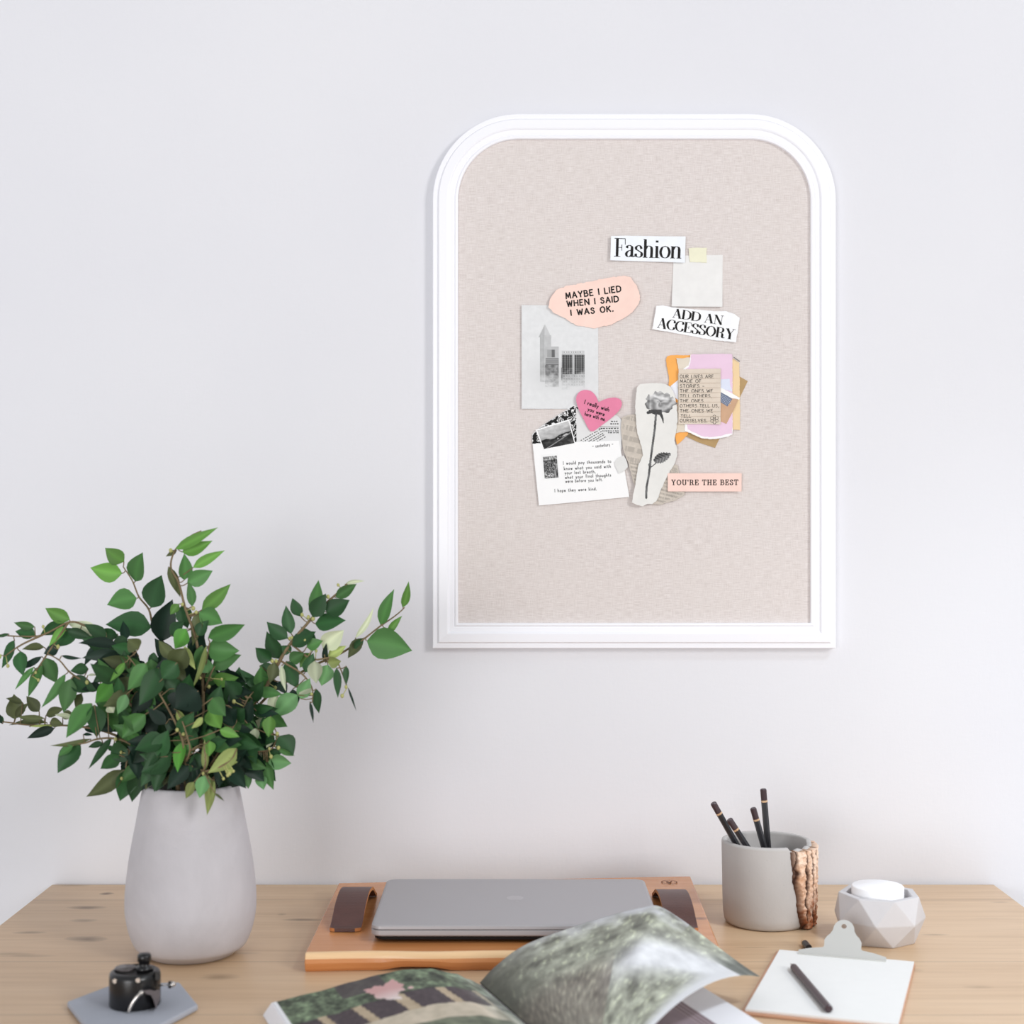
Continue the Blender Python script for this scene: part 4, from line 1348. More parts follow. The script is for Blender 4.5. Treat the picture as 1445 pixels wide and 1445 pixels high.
def fn_left(s_, t):
    """s from spine to fore edge, t from top of page towards the reader"""
    q = fbm(s_ * 14, t * 12, 2); q2 = fbm(s_ * 40, t * 34, 5)
    t *= .45
    x = 1 - s_                       # 0 at the left edge
    top = .055 + .05 * x
    g = Vector((92, 104, 84)) + Vector((38, 44, 34)) * (q * 1.4 + q2)
    if .28 < x < .50 and t < .07:
        g = g.lerp(Vector((78, 68, 72)), .8)
    d = math.hypot((x - .47) / .085, (t - .09) / .035)
    if t > .13 - .03 * x and x > .0:
        g = Vector((74, 64, 68)) + Vector((14, 12, 12)) * q2
        for bx, bw in ((.30, .022), (.49, .030), (.70, .022), (.88, .018), (.14, .02)):
            if abs(x - bx - (t - .1) * .35) < bw:
                g = Vector((186, 168, 142)) + Vector((20, 20, 20)) * q
        if t > .215 - .03 * x:
            g = Vector((196, 184, 164)) + Vector((22, 20, 20)) * q
        if t > .265:
            g = Vector((104, 110, 92)) + Vector((40, 40, 34)) * q
    if d < 1 + q:
        g = Vector((204, 160, 158)).lerp(Vector((226, 214, 210)), max(0, min(1, (t - .08) * 18)))
    if x > .80:
        g = g.lerp(Vector((150, 156, 146)) + Vector((60, 60, 60)) * q, min(1, (x - .80) * 5))
    if x < .02:
        g = Vector((240, 240, 242))
    return (max(0, g.x), max(0, g.y), max(0, g.z))
nu, nv = 150, 150
V, F = grid_surface(lambda a, b_: left_surf(.004 + a * .99, .002 + b_ * .99, .00035), nu, nv)
build('left_page_picture', V, F, M_VCOL, mag, True, colors=[C(*fn_left(i / nu, j / nv)) for j in range(nv + 1) for i in range(nu + 1)])
# right stack lying flat
RW = .203
def right_surf(s_, t, lift=0.0):
    p = S0 + mu * (RW * s_) + mv * (MD * t)
    z = .0072 - .0012 * s_ + .003 * math.exp(-(s_ / .12) ** 2) * 0
    return Vector((p.x, p.y, DZ + z + lift))
nu, nv = 20, 10
V, F = grid_surface(lambda a, b_: right_surf(a, b_), nu, nv)
B, F2 = solid_under(V, nu, nv, .0004)
build('right_page_stack', V + B, F + F2, M_PAGE, mag)
def fn_right(s_, t):
    q = fbm(s_ * 9, t * 9, 8)
    if s_ > .80:
        return (244, 243, 246)
    if .72 < s_ < .80:
        return (150 + 40 * math.sin(s_ * 260), 132 + 40 * math.sin(s_ * 260), 136 + 40 * math.sin(s_ * 260))
    return (160 + 16 * q, 142 + 14 * q, 148 + 14 * q)
nu, nv = 120, 24
V, F = grid_surface(lambda a, b_: right_surf(.003 + a * .994, .002 + b_ * .99, .0003), nu, nv)
build('right_page_picture', V, F, M_VCOL, mag, True, colors=[C(*fn_right(i / nu, j / nv)) for j in range(nv + 1) for i in range(nu + 1)])
# the lifted page curling over to the right
def P3(px, py, Y):
    return tuple(dp(px, py, Y))
Tc = spline([P3(677, 1387, 1.489), P3(700, 1363, 1.493), P3(740, 1334, 1.502), P3(800, 1311, 1.512), P3(868, 1290, 1.520), P3(905, 1281, 1.522), P3(930, 1279, 1.520), P3(965, 1300, 1.510), P3(1010, 1334, 1.492), P3(1045, 1360, 1.470), P3(1072, 1378, 1.450)], 8)
sp1 = S0 + mv * .255
Bc0 = [(sp1.x, sp1.y, DZ + .0085), (sp1.x + .008, sp1.y + .003, DZ + .018), (sp1.x + .017, sp1.y + .004, DZ + .022), (sp1.x + .025, sp1.y + .003, DZ + .018), (sp1.x + .032, sp1.y + .0, DZ + .0115)]
Bc = spline(Bc0, 12)
def along(curve, u):
    L = [0]
    for a, c in zip(curve, curve[1:]):
        L.append(L[-1] + math.dist(a, c))
    t = u * L[-1]
    for i in range(len(curve) - 1):
        if t <= L[i + 1] or i == len(curve) - 2:
            k = (t - L[i]) / max(1e-9, L[i + 1] - L[i])
            return Vector(curve[i]).lerp(Vector(curve[i + 1]), min(1, k))
def lifted(u, w):
    p = along(Tc, u).lerp(along(Bc, u), w)
    p.z += .024 * 4 * w * (1 - w) * max(0, (u - .45) / .55) ** 1.5
    p.z += .006 * 4 * w * (1 - w) * (1 - u) * u * 2
    return p
def fn_lift(u, w):
    q = fbm(u * 10, w * 12, 1); q2 = fbm(u * 24, w * 18 + u * 8, 6); q3 = ns(u * 60, w * 24 + u * 30, 3)
    grass = Vector((150, 152, 138)) + Vector((54, 56, 50)) * (q * .95 + q2 * .5) + Vector((8, 8, 7)) * q3
    if q3 > .35:
        grass += Vector((30, 32, 24))
    c = grass
    far = max(0, min(1, 1 - w * 9 + .8 * q)) * (.3 + .7 * min(1, u * 2))
    c = c.lerp(Vector((200, 200, 208)), far * .8 * (u < .72))
    dark = max(0, min(1, 1.2 - u * 7 + q)) * .75
    c = c.lerp(Vector((84, 84, 76)), dark)
    # pale path running towards the corner
    mid = .16 + .17 * (1 - u) * 2.2
    band = math.exp(-((w - (.22 + .60 * (.95 - u))) / (.13)) ** 2) if u > .42 else 0
    c = c.lerp(Vector((214, 215, 217)) + Vector((26, 26, 26)) * q, min(1, band * 1.3 * min(1, (u - .42) * 5)))
    if w > .32 and u < .5:
        c = c.lerp(Vector((126, 116, 108)) + Vector((40, 38, 34)) * q3, .6 * min(1, (w - .32) * 6))
    if u > .84 and w < .16:
        c = c.lerp(Vector((112, 116, 110)) + Vector((50, 50, 50)) * q, min(1, (u - .84) * 12) * .85)
    if u > .88:
        c = c.lerp(Vector((216, 217, 219)), min(1, (u - .88) * 12) * min(1, max(0, w - .15) * 10))
    return (max(8, c.x), max(8, c.y), max(8, c.z))
nu, nv = 190, 130
V, F = grid_surface(lifted, nu, nv)
o = build('lifted_page', V, F, M_VCOL, mag, True, colors=[C(*fn_lift(i / nu, j / nv)) for j in range(nv + 1) for i in range(nu + 1)])
m = o.modifiers.new('thickness', 'SOLIDIFY'); m.thickness = .0004; m.offset = 0
WORLD, KEY, KEY2, KEY3, EXPO = 0.48, 94.0, 75.0, 71.0, 0.13
# ================================================================ leafy branches
M_LEAF = vcol('leaf', .45, .3, .22)
M_STEM = plain('branch_bark', C(122, 106, 80), .7, .2, var=.2, vscale=200)
M_BUD = plain('flower_bud', C(176, 176, 112), .6, .3)
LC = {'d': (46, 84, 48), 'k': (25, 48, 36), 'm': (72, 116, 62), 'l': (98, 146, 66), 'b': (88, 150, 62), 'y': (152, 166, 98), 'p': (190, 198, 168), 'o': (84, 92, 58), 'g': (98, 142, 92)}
VY = vc.y
TSH = [(0, .04), (.07, .38), (.18, .80), (.32, 1.0), (.48, .97), (.62, .80), (.76, .54), (.88, .27), (.95, .11), (1, .012)]

def leaf(mb, A, B, W, col, rnd, nrm=None, curl=None):
    a = (B - A); L = a.length; a.normalize()
    n = nrm or Vector((rnd.uniform(-.4, .5), -1, rnd.uniform(-.2, .6)))
    n = (n - a * n.dot(a)).normalized()
    s = a.cross(n)
    curl = rnd.uniform(-.10, .16) if curl is None else curl
    fold = rnd.uniform(.10, .34)
    side = rnd.uniform(-.06, .06)
    base = Vector(col) * rnd.uniform(.86, 1.14)
    V = []; Cc = []
    for t, w in TSH:
        c = A + a * (L * t) + n * (-curl * L * (t * t) + curl * L * t * .5) + s * (side * L * math.sin(PI * t))
        hw = W / 2 * w
        for k, e in ((-1, 1), (-.5, .5), (0, 0), (.5, .5), (1, 1)):
            V.append(c + s * (hw * k) + n * (fold * hw * e * e))
            q = base * (1.12 if k == 0 else 1.0 + .04 * k)
            Cc.append(C(*[max(4, min(250, x)) for x in q]))
    F = []
    for i in range(len(TSH) - 1):
        for j in range(4):
            F.append((i * 5 + j, i * 5 + j + 1, (i + 1) * 5 + j + 1, (i + 1) * 5 + j))
    mb.add(V, F, Cc)

def nearest(P, path):
    best = (1e9, None)
    for a, c in zip(path, path[1:]):
        d = c - a
        t = max(0, min(1, (P - a).dot(d) / max(1e-12, d.length_squared)))
        q = a + d * t
        if (P - q).length < best[0]:
            best = ((P - q).length, q)
    return best

MOUTH = dp(270, 1112, VY)
def branch(label, path, leaves, dep, seed, unit=None, fill=(), r0=.0019, buds=(), twigs=(), foot=None):
    """path: (px,py,depth offset); leaves: (bx,by,tx,ty,width,colour) in photo pixels or in units (scale, ox, oy)"""
    rnd = random.Random(seed)
    sc, ox, oy = unit or (1.0, 0, 0)
    fx, fy = foot or (rnd.uniform(-.022, .022), rnd.uniform(-.022, .022))
    pts = spline([(x, y, d) for x, y, d in path], 5)
    st = [dp(x, y, VY + d) for x, y, d in pts]
    # down through the mouth to the vase floor
    start = st[0]
    low = Vector((vc.x + fx, vc.y + fy, vc.z + .0125 + r0))
    full_ = [low] + [low.lerp(start, k) for k in (.35, .7)] + st
    root = thing('leafy_branch', label, 'branch', low, 'leafy branches in the concrete vase')
    mb = MB()
    n = len(full_)
    v, f = tube(full_, [r0 * (1 - .68 * i / (n - 1)) for i in range(n)], 7); mb.add(v, f)
    paths = [st]
    for tw in twigs:
        tp = [dp(x, y, VY + d) for x, y, d in spline(tw, 4)]
        v, f = tube(tp, [.0013 * (1 - .5 * i / (len(tp) - 1)) for i in range(len(tp))], 6); mb.add(v, f)
        paths.append(tp)
    lm = MB()
    def dep_at(P):
        return min((nearest(P, p) for p in paths), key=lambda q: q[0])
    for (bx, by, tx, ty, w, c) in leaves:
        bx, by, tx, ty, w = ox + bx / sc, oy + by / sc, ox + tx / sc, oy + ty / sc, w / sc
        # depth of the twig nearest in the picture
        g = dp(bx, by, VY + dep)
        d_, q = dep_at(g)
        Yb = q.y + rnd.uniform(-.006, .006)
        A = dp(bx, by, Yb)
        Lp = math.hypot(tx - bx, ty - by) * VS
        B = dp(tx, ty, Yb + rnd.uniform(-.38, .22) * Lp)
        leaf(lm, A, B, w * VS * 1.16, LC[c], rnd)
        d_, q = dep_at(A)
        if d_ > .0015 and d_ < .045:
            v, f = tube([q, A.lerp(q, .5) + Vector((0, 0, -.001)), A], .0006, 5); mb.add(v, f)
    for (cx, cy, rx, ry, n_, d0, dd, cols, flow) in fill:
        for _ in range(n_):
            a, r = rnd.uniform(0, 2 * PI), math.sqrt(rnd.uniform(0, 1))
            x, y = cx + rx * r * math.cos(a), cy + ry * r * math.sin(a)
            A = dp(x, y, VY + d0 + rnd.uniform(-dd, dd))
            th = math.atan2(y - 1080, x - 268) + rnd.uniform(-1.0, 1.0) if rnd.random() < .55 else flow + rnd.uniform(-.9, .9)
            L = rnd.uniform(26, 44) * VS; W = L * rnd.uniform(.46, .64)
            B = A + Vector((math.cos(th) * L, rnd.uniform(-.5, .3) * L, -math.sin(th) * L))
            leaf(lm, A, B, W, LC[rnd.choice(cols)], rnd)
            d_, q = dep_at(A)
            if d_ < .026:
                v, f = tube([q, A.lerp(q, .45) + Vector((0, 0, .003)), A], .0006, 5); mb.add(v, f)
    mb.build('stem', M_STEM, root, smooth=True)
    lm.build('foliage', M_LEAF, root, smooth=True)
    if buds:
        for (x, y) in buds:
            x, y = ox + x / sc, oy + y / sc
            d_, q = dep_at(dp(x, y, VY + dep))
            c = dp(x, y, q.y - .004)
            if d_ > .016:
                continue
            r = rnd.uniform(.0017, .0026)
            v, f = lathe([(r * math.sin(PI * i / 6) * .85, -r * math.cos(PI * i / 6)) for i in range(7)], c, 8, False, False)
            bb = MB().add(v, f)
            v, f = tube([q, c], .0005, 5); bb.add(v, f)
            bb.build('flower_bud', M_BUD, root, smooth=True)
    return root

U1 = (3.6125, 0, 720)
branch('slim upper left branch with large round leaves set well apart', [(262, 1108, .01), (248, 1000, .03), (238, 925, .035), (217, 885, .035), (210, 860, .035), (196, 842, .03), (187, 820, .03), (174, 800, .03)],
  [(632, 262, 536, 192, 76, 'l'), (622, 322, 460, 293, 92, 'l'), (690, 362, 720, 217, 104, 'm'), (770, 496, 826, 330, 112, 'd'), (696, 448, 546, 482, 98, 'm'), (770, 598, 538, 578, 118, 'd'), (820, 668, 880, 455, 112, 'k')],
  .03, 1, U1)
branch('tallest branch rising at the centre with light green tips', [(280, 1108, 0), (287, 980, 0), (277, 905, -.005), (262, 860, -.005), (252, 822, 0), (241, 800, 0), (248, 775, 0), (268, 757, 0), (284, 749, .0)],
  [(895, 198, 1106, 87, 50, 'l'), (930, 213, 1080, 155, 60, 'l'), (985, 292, 1146, 205, 46, 'l'), (955, 372, 1085, 308, 74, 'm'), (940, 355, 940, 222, 62, 'm'), (858, 288, 922, 445, 44, 'o'), (980, 490, 958, 362, 42, 'm'),
   (1030, 508, 1176, 376, 66, 'l'), (900, 205, 845, 236, 22, 'o'), (912, 478, 868, 532, 40, 'l'), (925, 488, 958, 602, 74, 'd'), (1015, 522, 1134, 578, 84, 'm'), (1010, 520, 985, 690, 60, 'o'), (950, 606, 888, 706, 84, 'b'),
   (1062, 650, 1252, 578, 78, 'm'), (1056, 700, 1218, 716, 100, 'm'), (1082, 806, 1230, 738, 70, 'm'), (1085, 862, 1216, 852, 66, 'l'), (870, 640, 940, 570, 70, 'd'), (1010, 640, 1060, 560, 60, 'd'), (1030, 690, 1012, 830, 60, 'm'), (1052, 690, 975, 915, 26, 'y'),
   (1060, 830, 1030, 740, 70, 'g'), (1075, 895, 1090, 800, 60, 'm')],
  0, 2, U1, buds=[(1070, 855), (1130, 862), (870, 205), (930, 480), (1000, 520), (985, 500), (1065, 900), (1020, 855)], twigs=[[(287, 960, 0), (292, 930, -.01), (296, 905, -.012)], [(288, 975, 0), (298, 950, -.01), (303, 940, -.01)]])
U3 = (9.03125, 0, 840)
branch('upper left branch with one pale upturned leaf near the bright tip leaf', [(250, 1106, .02), (220, 990, .03), (185, 915, .03), (160, 897, .025), (140, 893, .02), (118, 882, .02), (97, 878, .015), (60, 896, .01), (28, 898, .01), (0, 896, .01), (-8, 897, .01)],
  [(888, 312, 582, 162, 170, 'l'), (1250, 485, 858, 352, 165, 'p'), (442, 402, 172, 350, 95, 'm'), (455, 508, 192, 455, 150, 'd'), (862, 372, 512, 508, 160, 'd'), (845, 375, 620, 655, 95, 'l'), (1000, 480, 640, 650, 200, 'd'), (850, 450, 1190, 560, 120, 'd'),
   (185, 575, 22, 930, 150, 'd'), (262, 715, 292, 1024, 160, 'd'), (535, 780, 190, 950, 75, 'k'), (560, 660, 280, 690, 100, 'o'), (745, 690, 555, 745, 130, 'k'), (590, 800, 712, 1125, 215, 'm'), (540, 890, 350, 1300, 150, 'm'), (430, 915, 195, 1205, 70, 'm'),
   (20, 760, -60, 800, 60, 'y'), (110, 490, -60, 530, 40, 'd')],
  .015, 3, U3, buds=[(455, 985), (490, 1080), (550, 400), (100, 900), (740, 655)], fill=[(172, 912, 34, 20, 9, .02, .012, 'dkdm', 2.6)], twigs=[[(60, 896, .01), (30, 910, .008), (8, 925, .006)], [(97, 878, .015), (72, 915, .012), (52, 945, .01), (45, 955, .008)]])
branch('left middle branch with hanging mid green leaves', [(252, 1108, -.01), (215, 1030, -.01), (180, 990, -.01), (150, 975, -.01), (122, 963, -.01), (99, 949, -.012), (84, 932, -.012), (66, 922, -.012)],
  [(1125, 935, 895, 965, 130, 'd'), (785, 770, 1045, 800, 45, 'k'), (1500, 640, 1000, 605, 120, 'k'), (1560, 780, 1045, 800, 150, 'k'), (1600, 850, 1170, 900, 240, 'k'), (835, 1005, 515, 1430, 115, 'm'), (905, 1065, 800, 1500, 200, 'm'), (905, 1060, 1235, 1215, 190, 'd'),
   (1440, 1115, 1212, 1372, 205, 'b'), (1570, 860, 1400, 1100, 70, 'y'), (1040, 1250, 960, 1450, 110, 'o'), (1280, 1140, 1040, 1200, 120, 'k'), (1330, 1000, 1180, 1120, 90, 'd'), (1700, 700, 1420, 640, 150, 'd'), (1640, 1000, 1440, 900, 170, 'k'), (1120, 1020, 1240, 1020, 30, 'p')],
  -.01, 4, U3, buds=[(1110, 1110)], fill=[(185, 985, 30, 40, 14, -.01, .015, 'dkmm', 2.2)])
U5 = (7.225, 0, 960)
branch('long low olive green branch reaching the left photo edge', [(248, 1108, .03), (205, 1062, .04), (172, 1042, .04), (140, 1030, .04), (97, 1024, .04), (41, 1023, .04), (12, 1019.5, .04), (-14, 1016, .04)],
  [(150, 395, 142, 142, 170, 'o'), (160, 385, 295, 230, 70, 'o'), (400, 318, 265, 160, 110, 'o'), (450, 385, 165, 372, 66, 'o'), (480, 430, 85, 452, 58, 'o'), (512, 425, 642, 445, 92, 'o'), (555, 488, 275, 592, 92, 'k'), (470, 355, 660, 290, 95, 'o'),
   (745, 385, 555, 352, 50, 'p'), (640, 340, 760, 370, 90, 'o'), (300, 470, 640, 470, 24, 'y'), (40, 420, -70, 340, 60, 'd'), (20, 440, -60, 300, 50, 'k'), (230, 230, 60, 185, 60, 'o'), (860, 470, 960, 540, 60, 'k')],
  .04, 5, U5)
branch('lower left branch with dark leaves drooping beside the vase neck', [(250, 1108, -.03), (215, 1072, -.03), (185, 1050, -.03), (160, 1042, -.03), (137, 1043, -.03), (118, 1049, -.03), (100, 1049, -.03)],
  [(935, 235, 672, 585, 200, 'm'), (960, 250, 985, 585, 165, 'd'), (925, 598, 505, 662, 46, 'o'), (820, 655, 583, 945, 185, 'd'), (745, 668, 588, 775, 80, 'm'), (1050, 638, 897, 682, 58, 'd'), (1140, 585, 903, 905, 78, 'd'), (1215, 760, 1022, 908, 130, 'd'),
   (1260, 915, 882, 1188, 150, 'o'), (1330, 905, 1228, 1235, 190, 'd'), (1392, 930, 1345, 1242, 140, 'd'), (850, 550, 945, 560, 30, 'k'), (1150, 700, 1090, 690, 50, 'd'), (1300, 700, 1120, 790, 190, 'd'), (1240, 640, 1300, 480, 90, 'o'), (1420, 760, 1250, 880, 200, 'k'), (1460, 930, 1440, 1130, 150, 'k'),
   (1380, 560, 1240, 560, 120, 'm'), (1100, 260, 1160, 330, 90, 'p')],
  -.03, 6, U5, fill=[(205, 1062, 20, 28, 16, -.03, .015, 'dkmo', 2.0), (222, 1078, 26, 6, 7, -.052, .006, 'dk', 1.9)], buds=[(1235, 735), (1240, 1000), (1180, 600)], twigs=[[(185, 1050, -.03), (178, 1080, -.035), (180, 1094, -.035)]])
U6 = (8.5, 260, 1000)
branch('pale yellow green sprig hanging over the front of the vase rim', [(279, 1098, -.008), (281, 1086, -.040), (286, 1088, -.068), (291, 1095, -.078)],
  [(630, 478, 280, 775, 165, 'y'), (255, 800, 185, 1075, 150, 'g'), (292, 805, 280, 1280, 116, 'y'), (118, 880, 15, 1080, 105, 'y'), (365, 1010, 480, 1108, 26, 'o'), (250, 740, 240, 370, 80, 'y'), (300, 385, 298, 575, 120, 'l'), (470, 640, 640, 640, 90, 'y'),
   (500, 720, 600, 760, 80, 'y'), (360, 860, 330, 1120, 30, 'y')],
  -.07, 7, U6, buds=[(590, 750), (540, 780), (470, 840), (370, 1130), (520, 800), (230, 780)], twigs=[[(287, 1089, -.07), (305, 1085, -.078), (326, 1072, -.072), (334, 1057, -.07)], [(287, 1089, -.07), (290, 1075, -.075), (288, 1050, -.07)]])
branch('short lower right branch with leaves hanging beside the vase rim', [(290, 1107, -.01), (318, 1085, -.02), (345, 1062, -.025), (370, 1060, -.025), (384, 1056, -.025), (392, 1038, -.025)],
  [(1130, 480, 1320, 572, 60, 'm'), (1140, 330, 1312, 560, 210, 'd'), (1005, 640, 1285, 655, 165, 'g'), (985, 640, 1070, 975, 125, 'm'), (900, 800, 952, 975, 125, 'g'), (735, 765, 770, 962, 100, 'g'), (690, 765, 555, 948, 160, 'k'), (955, 615, 690, 700, 220, 'k'),
   (860, 610, 850, 825, 220, 'k'), (940, 530, 820, 612, 90, 'p'), (1035, 90, 1010, 345, 145, 'l'), (850, 235, 850, 425, 110, 'p'), (930, 220, 962, 475, 100, 'k'), (1050, 350, 990, 470, 80, 'p'), (1110, 280, 1150, 480, 50, 'g'), (560, 480, 700, 640, 140, 'k'), (780, 400, 620, 480, 150, 'k'), (760, 460, 680, 620, 20, 'p')],
  -.025, 8, U6, fill=[(316, 1072, 28, 12, 13, -.045, .012, 'dkk', 1.0), (350, 1058, 26, 16, 9, -.02, .012, 'dkm', .6)], buds=[(1040, 575), (965, 730), (1115, 300), (1020, 480), (1130, 470)])
U9 = (4.515625, 300, 780)
branch('thick right branch with many dark leaves and orange brown leaf nodes', [(282, 1107, .01), (312, 1060, .015), (335, 1025, .015), (352, 1000, .015), (372, 976, .015), (395, 932, .01), (410, 908, .01), (430, 884, .01), (455, 856, .01), (475, 838, .01), (490, 824, .01)],
  [(655, 400, 668, 172, 92, 'm'), (640, 410, 722, 262, 96, 'd'), (560, 405, 508, 288, 66, 'd'), (500, 515, 468, 336, 74, 'd'), (478, 545, 345, 440, 82, 'd'), (430, 675, 345, 502, 92, 'd'), (375, 685, 272, 605, 92, 'd'), (500, 632, 440, 592, 58, 'd'),
   (655, 452, 842, 424, 110, 'd'), (722, 380, 872, 300, 105, 'd'), (785, 285, 918, 198, 66, 'm'), (845, 200, 968, 180, 24, 'p'), (508, 592, 655, 498, 96, 'd'), (655, 585, 560, 470, 50, 'd'), (705, 608, 838, 490, 112, 'p'), (735, 660, 852, 592, 56, 'y'), (735, 700, 820, 690, 66, 'y'),
   (735, 715, 695, 850, 100, 'g'), (622, 640, 555, 732, 66, 'l'), (490, 690, 585, 640, 76, 'm'), (470, 690, 545, 865, 94, 'd'), (305, 865, 168, 738, 60, 'd'), (325, 865, 308, 722, 90, 'm'), (165, 985, 100, 822, 108, 'd'), (262, 965, 200, 830, 112, 'd'),
   (402, 905, 385, 1035, 82, 'p'), (340, 1010, 288, 1122, 92, 'p'), (540, 905, 395, 1052, 112, 'g'), (510, 870, 525, 992, 64, 'k'), (622, 842, 552, 905, 76, 'p'), (560, 930, 620, 800, 80, 'g'), (660, 868, 682, 1025, 56, 'd'), (620, 950, 642, 1084, 20, 'k'),
   (790, 735, 798, 926, 46, 'd'), (852, 722, 852, 842, 38, 'd'), (862, 858, 918, 1008, 13, 'k'), (650, 690, 660, 832, 84, 'p'), (722, 702, 726, 572, 34, 'k'), (440, 718, 468, 882, 34, 'p'), (395, 700, 365, 830, 70, 'o'), (300, 720, 440, 780, 80, 'd'), (330, 800, 440, 880, 60, 'k'),
   (420, 820, 470, 900, 60, 'k'), (250, 960, 180, 1060, 70, 'k'), (290, 900, 200, 1000, 26, 'y'), (590, 760, 640, 640, 70, 'd'), (600, 600, 700, 560, 70, 'm')],
  .01, 9, U9, r0=.003, buds=[(570, 395), (610, 410), (640, 420), (490, 545), (505, 540), (380, 690), (405, 690), (800, 205), (735, 280), (590, 560), (640, 600), (660, 625), (630, 900), (850, 855), (826, 912), (400, 860)],
  twigs=[[(410, 908, .01), (440, 930, .012), (468, 928, .012), (478, 938, .012), (490, 970, .012)], [(395, 932, .01), (425, 950, .008), (440, 970, .006), (441, 990, .006)]])
branch('thin far right twig ending in one big oval leaf', [(286, 1107, .03), (330, 1040, .04), (375, 985, .045), (415, 955, .045), (445, 938, .045), (477, 924, .045), (497, 912, .045), (513, 902, .045), (536, 884, .045), (555, 871, .045), (566, 862, .045), (571, 857, .045)],
  [(945, 545, 862, 672, 66, 'o'), (900, 610, 968, 542, 50, 'd'), (910, 542, 1028, 345, 34, 'p'), (1072, 462, 1148, 236, 78, 'm'), (1118, 515, 1208, 402, 42, 'l'), (1212, 348, 1248, 184, 48, 'l'), (985, 562, 1268, 626, 182, 'm')],
  .045, 10, U9, r0=.0018)
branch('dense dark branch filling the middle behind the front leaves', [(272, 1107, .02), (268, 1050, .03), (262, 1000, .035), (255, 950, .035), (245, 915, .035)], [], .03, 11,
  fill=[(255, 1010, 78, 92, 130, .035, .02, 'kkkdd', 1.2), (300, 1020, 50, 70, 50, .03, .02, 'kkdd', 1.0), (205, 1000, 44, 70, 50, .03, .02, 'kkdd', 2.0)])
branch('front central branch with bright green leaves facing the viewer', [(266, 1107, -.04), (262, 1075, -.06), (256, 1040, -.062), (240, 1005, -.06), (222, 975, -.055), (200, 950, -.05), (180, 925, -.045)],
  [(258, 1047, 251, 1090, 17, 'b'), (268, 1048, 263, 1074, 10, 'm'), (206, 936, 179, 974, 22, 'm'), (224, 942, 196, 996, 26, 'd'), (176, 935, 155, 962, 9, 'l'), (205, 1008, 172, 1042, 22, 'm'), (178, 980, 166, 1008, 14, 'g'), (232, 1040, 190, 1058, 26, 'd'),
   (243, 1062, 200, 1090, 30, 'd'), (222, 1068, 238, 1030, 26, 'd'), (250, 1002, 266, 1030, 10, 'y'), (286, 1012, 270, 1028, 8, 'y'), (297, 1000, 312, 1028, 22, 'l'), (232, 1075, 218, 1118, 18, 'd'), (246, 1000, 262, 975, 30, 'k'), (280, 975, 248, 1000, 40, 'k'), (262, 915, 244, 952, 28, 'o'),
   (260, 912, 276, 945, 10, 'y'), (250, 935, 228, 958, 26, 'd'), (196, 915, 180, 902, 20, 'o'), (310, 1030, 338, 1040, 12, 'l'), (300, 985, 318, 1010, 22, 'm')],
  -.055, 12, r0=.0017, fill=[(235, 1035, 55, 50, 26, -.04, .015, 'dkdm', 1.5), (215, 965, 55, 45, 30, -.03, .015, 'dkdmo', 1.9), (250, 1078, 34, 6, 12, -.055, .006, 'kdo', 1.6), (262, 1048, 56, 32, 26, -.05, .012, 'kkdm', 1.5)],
  buds=[(227, 925), (220, 932), (259, 1036), (238, 1085), (222, 1084), (217, 1112), (262, 950), (268, 960), (250, 1030)], twigs=[[(262, 1075, -.06), (268, 1060, -.07), (266, 1046, -.072), (258, 1020, -.066), (248, 1000, -.06)]])
branch('inner right branch of mixed leaves below the thick right branch', [(280, 1107, -.03), (300, 1075, -.04), (318, 1045, -.04), (335, 1015, -.035), (350, 985, -.03)],
  [(338, 985, 318, 960, 25, 'd'), (332, 1015, 345, 1000, 24, 'd'), (312, 1018, 334, 1000, 26, 'k')],
  -.035, 13, r0=.0018, fill=[(318, 1035, 38, 46, 28, -.03, .015, 'kkddmo', .9), (345, 1010, 30, 45, 22, -.01, .02, 'kddmg', .7), (320, 990, 30, 40, 18, .02, .02, 'dkdm', 1.1)],
  buds=[(312, 960), (306, 962), (330, 990)])

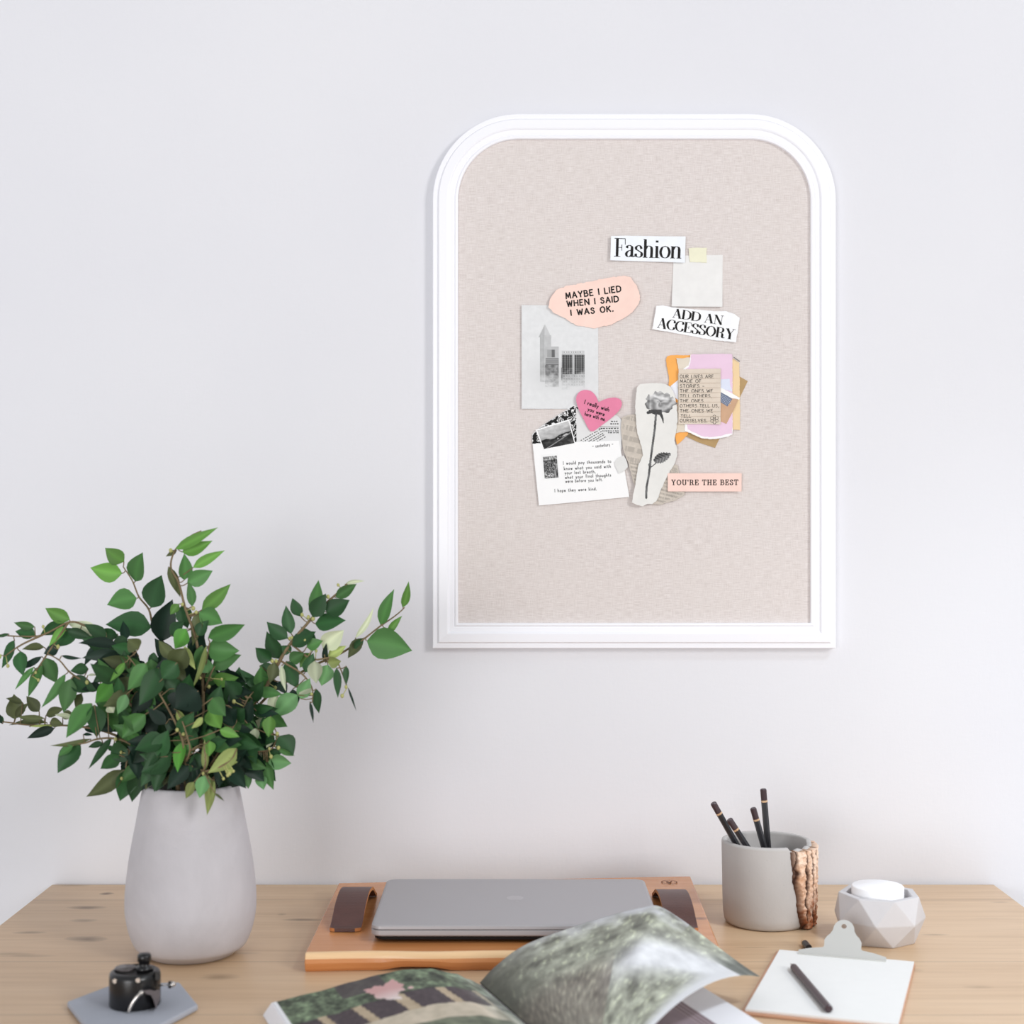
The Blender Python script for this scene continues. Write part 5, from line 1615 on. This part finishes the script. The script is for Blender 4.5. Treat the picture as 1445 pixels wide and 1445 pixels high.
# ================================================================ light and camera
w = bpy.data.worlds.new('room_light'); SC.world = w
w.use_nodes = True
bg = w.node_tree.nodes['Background']
bg.inputs[0].default_value = (0.96, 0.97, 1.0, 1)
bg.inputs[1].default_value = WORLD
def area(name, loc, target, size, power, col):
    L = bpy.data.lights.new(name, 'AREA')
    L.shape = 'RECTANGLE'; L.size, L.size_y = size
    L.energy = power; L.color = col
    o = bpy.data.objects.new(name, L)
    COL.objects.link(o)
    o.location = loc
    o.rotation_euler = (Vector(target) - Vector(loc)).to_track_quat('-Z', 'Y').to_euler()
    return o
area('window_daylight', (3.6, -2.0, 2.95), (0.05, 1.9, 1.15), (1.15, 1.3), KEY, (1.0, 0.99, 0.98))
sp = bpy.data.lights.new('added_desk_spot', 'SPOT')  # unseen spot, added to brighten the right end of the desk
sp.energy = KEY2; sp.color = (0.80, 0.90, 1.0); sp.spot_size = math.radians(58); sp.spot_blend = 1.0; sp.shadow_soft_size = 0.15
so = bpy.data.objects.new('added_desk_spot', sp); COL.objects.link(so)
so.location = (1.2, 0.85, 2.45)
so.rotation_euler = (Vector((0.66, 1.32, 0.75)) - Vector(so.location)).to_track_quat('-Z', 'Y').to_euler()
area('added_front_fill', (-1.8, -3.0, 1.15), (0.0, 1.9, 1.0), (2.2, 1.5), KEY3, (0.99, 0.99, 1.0))  # unseen frontal fill, added to lift the lower wall and left side

cam = bpy.data.cameras.new('camera')
cam.sensor_width = 36.0
cam.lens = 36.0 * FPX / 1445.0
cam.shift_y = (HOR - 722.5) / 1445.0
cam.clip_start = 0.05
cam.dof.use_dof = True
cam.dof.focus_distance = 1.84
cam.dof.aperture_fstop = 5.2
co = bpy.data.objects.new('camera', cam)
COL.objects.link(co)
co.location = (0, 0, CZ)
co.rotation_euler = (PI / 2, 0, 0)
SC.camera = co
vs_ = SC.view_settings
vs_.view_transform = 'Standard'
vs_.look = 'None'
vs_.gamma = 1.0
vs_.use_curve_mapping = False
vs_.exposure = EXPO
SC.cycles.use_denoising = True

# things that turned out to be one mesh become that mesh
for o in [x for x in COL.objects if x.type == 'EMPTY']:
    if len(o.children) == 1 and not o.children[0].children:
        c = o.children[0]
        nm = o.name
        props = {k: o[k] for k in ('label', 'category', 'group') if k in o.keys()}
        mw = o.matrix_basis.copy()
        c.parent = None
        c.matrix_basis = mw
        bpy.data.objects.remove(o)
        c.name = nm
        for k, v in props.items():
            c[k] = v
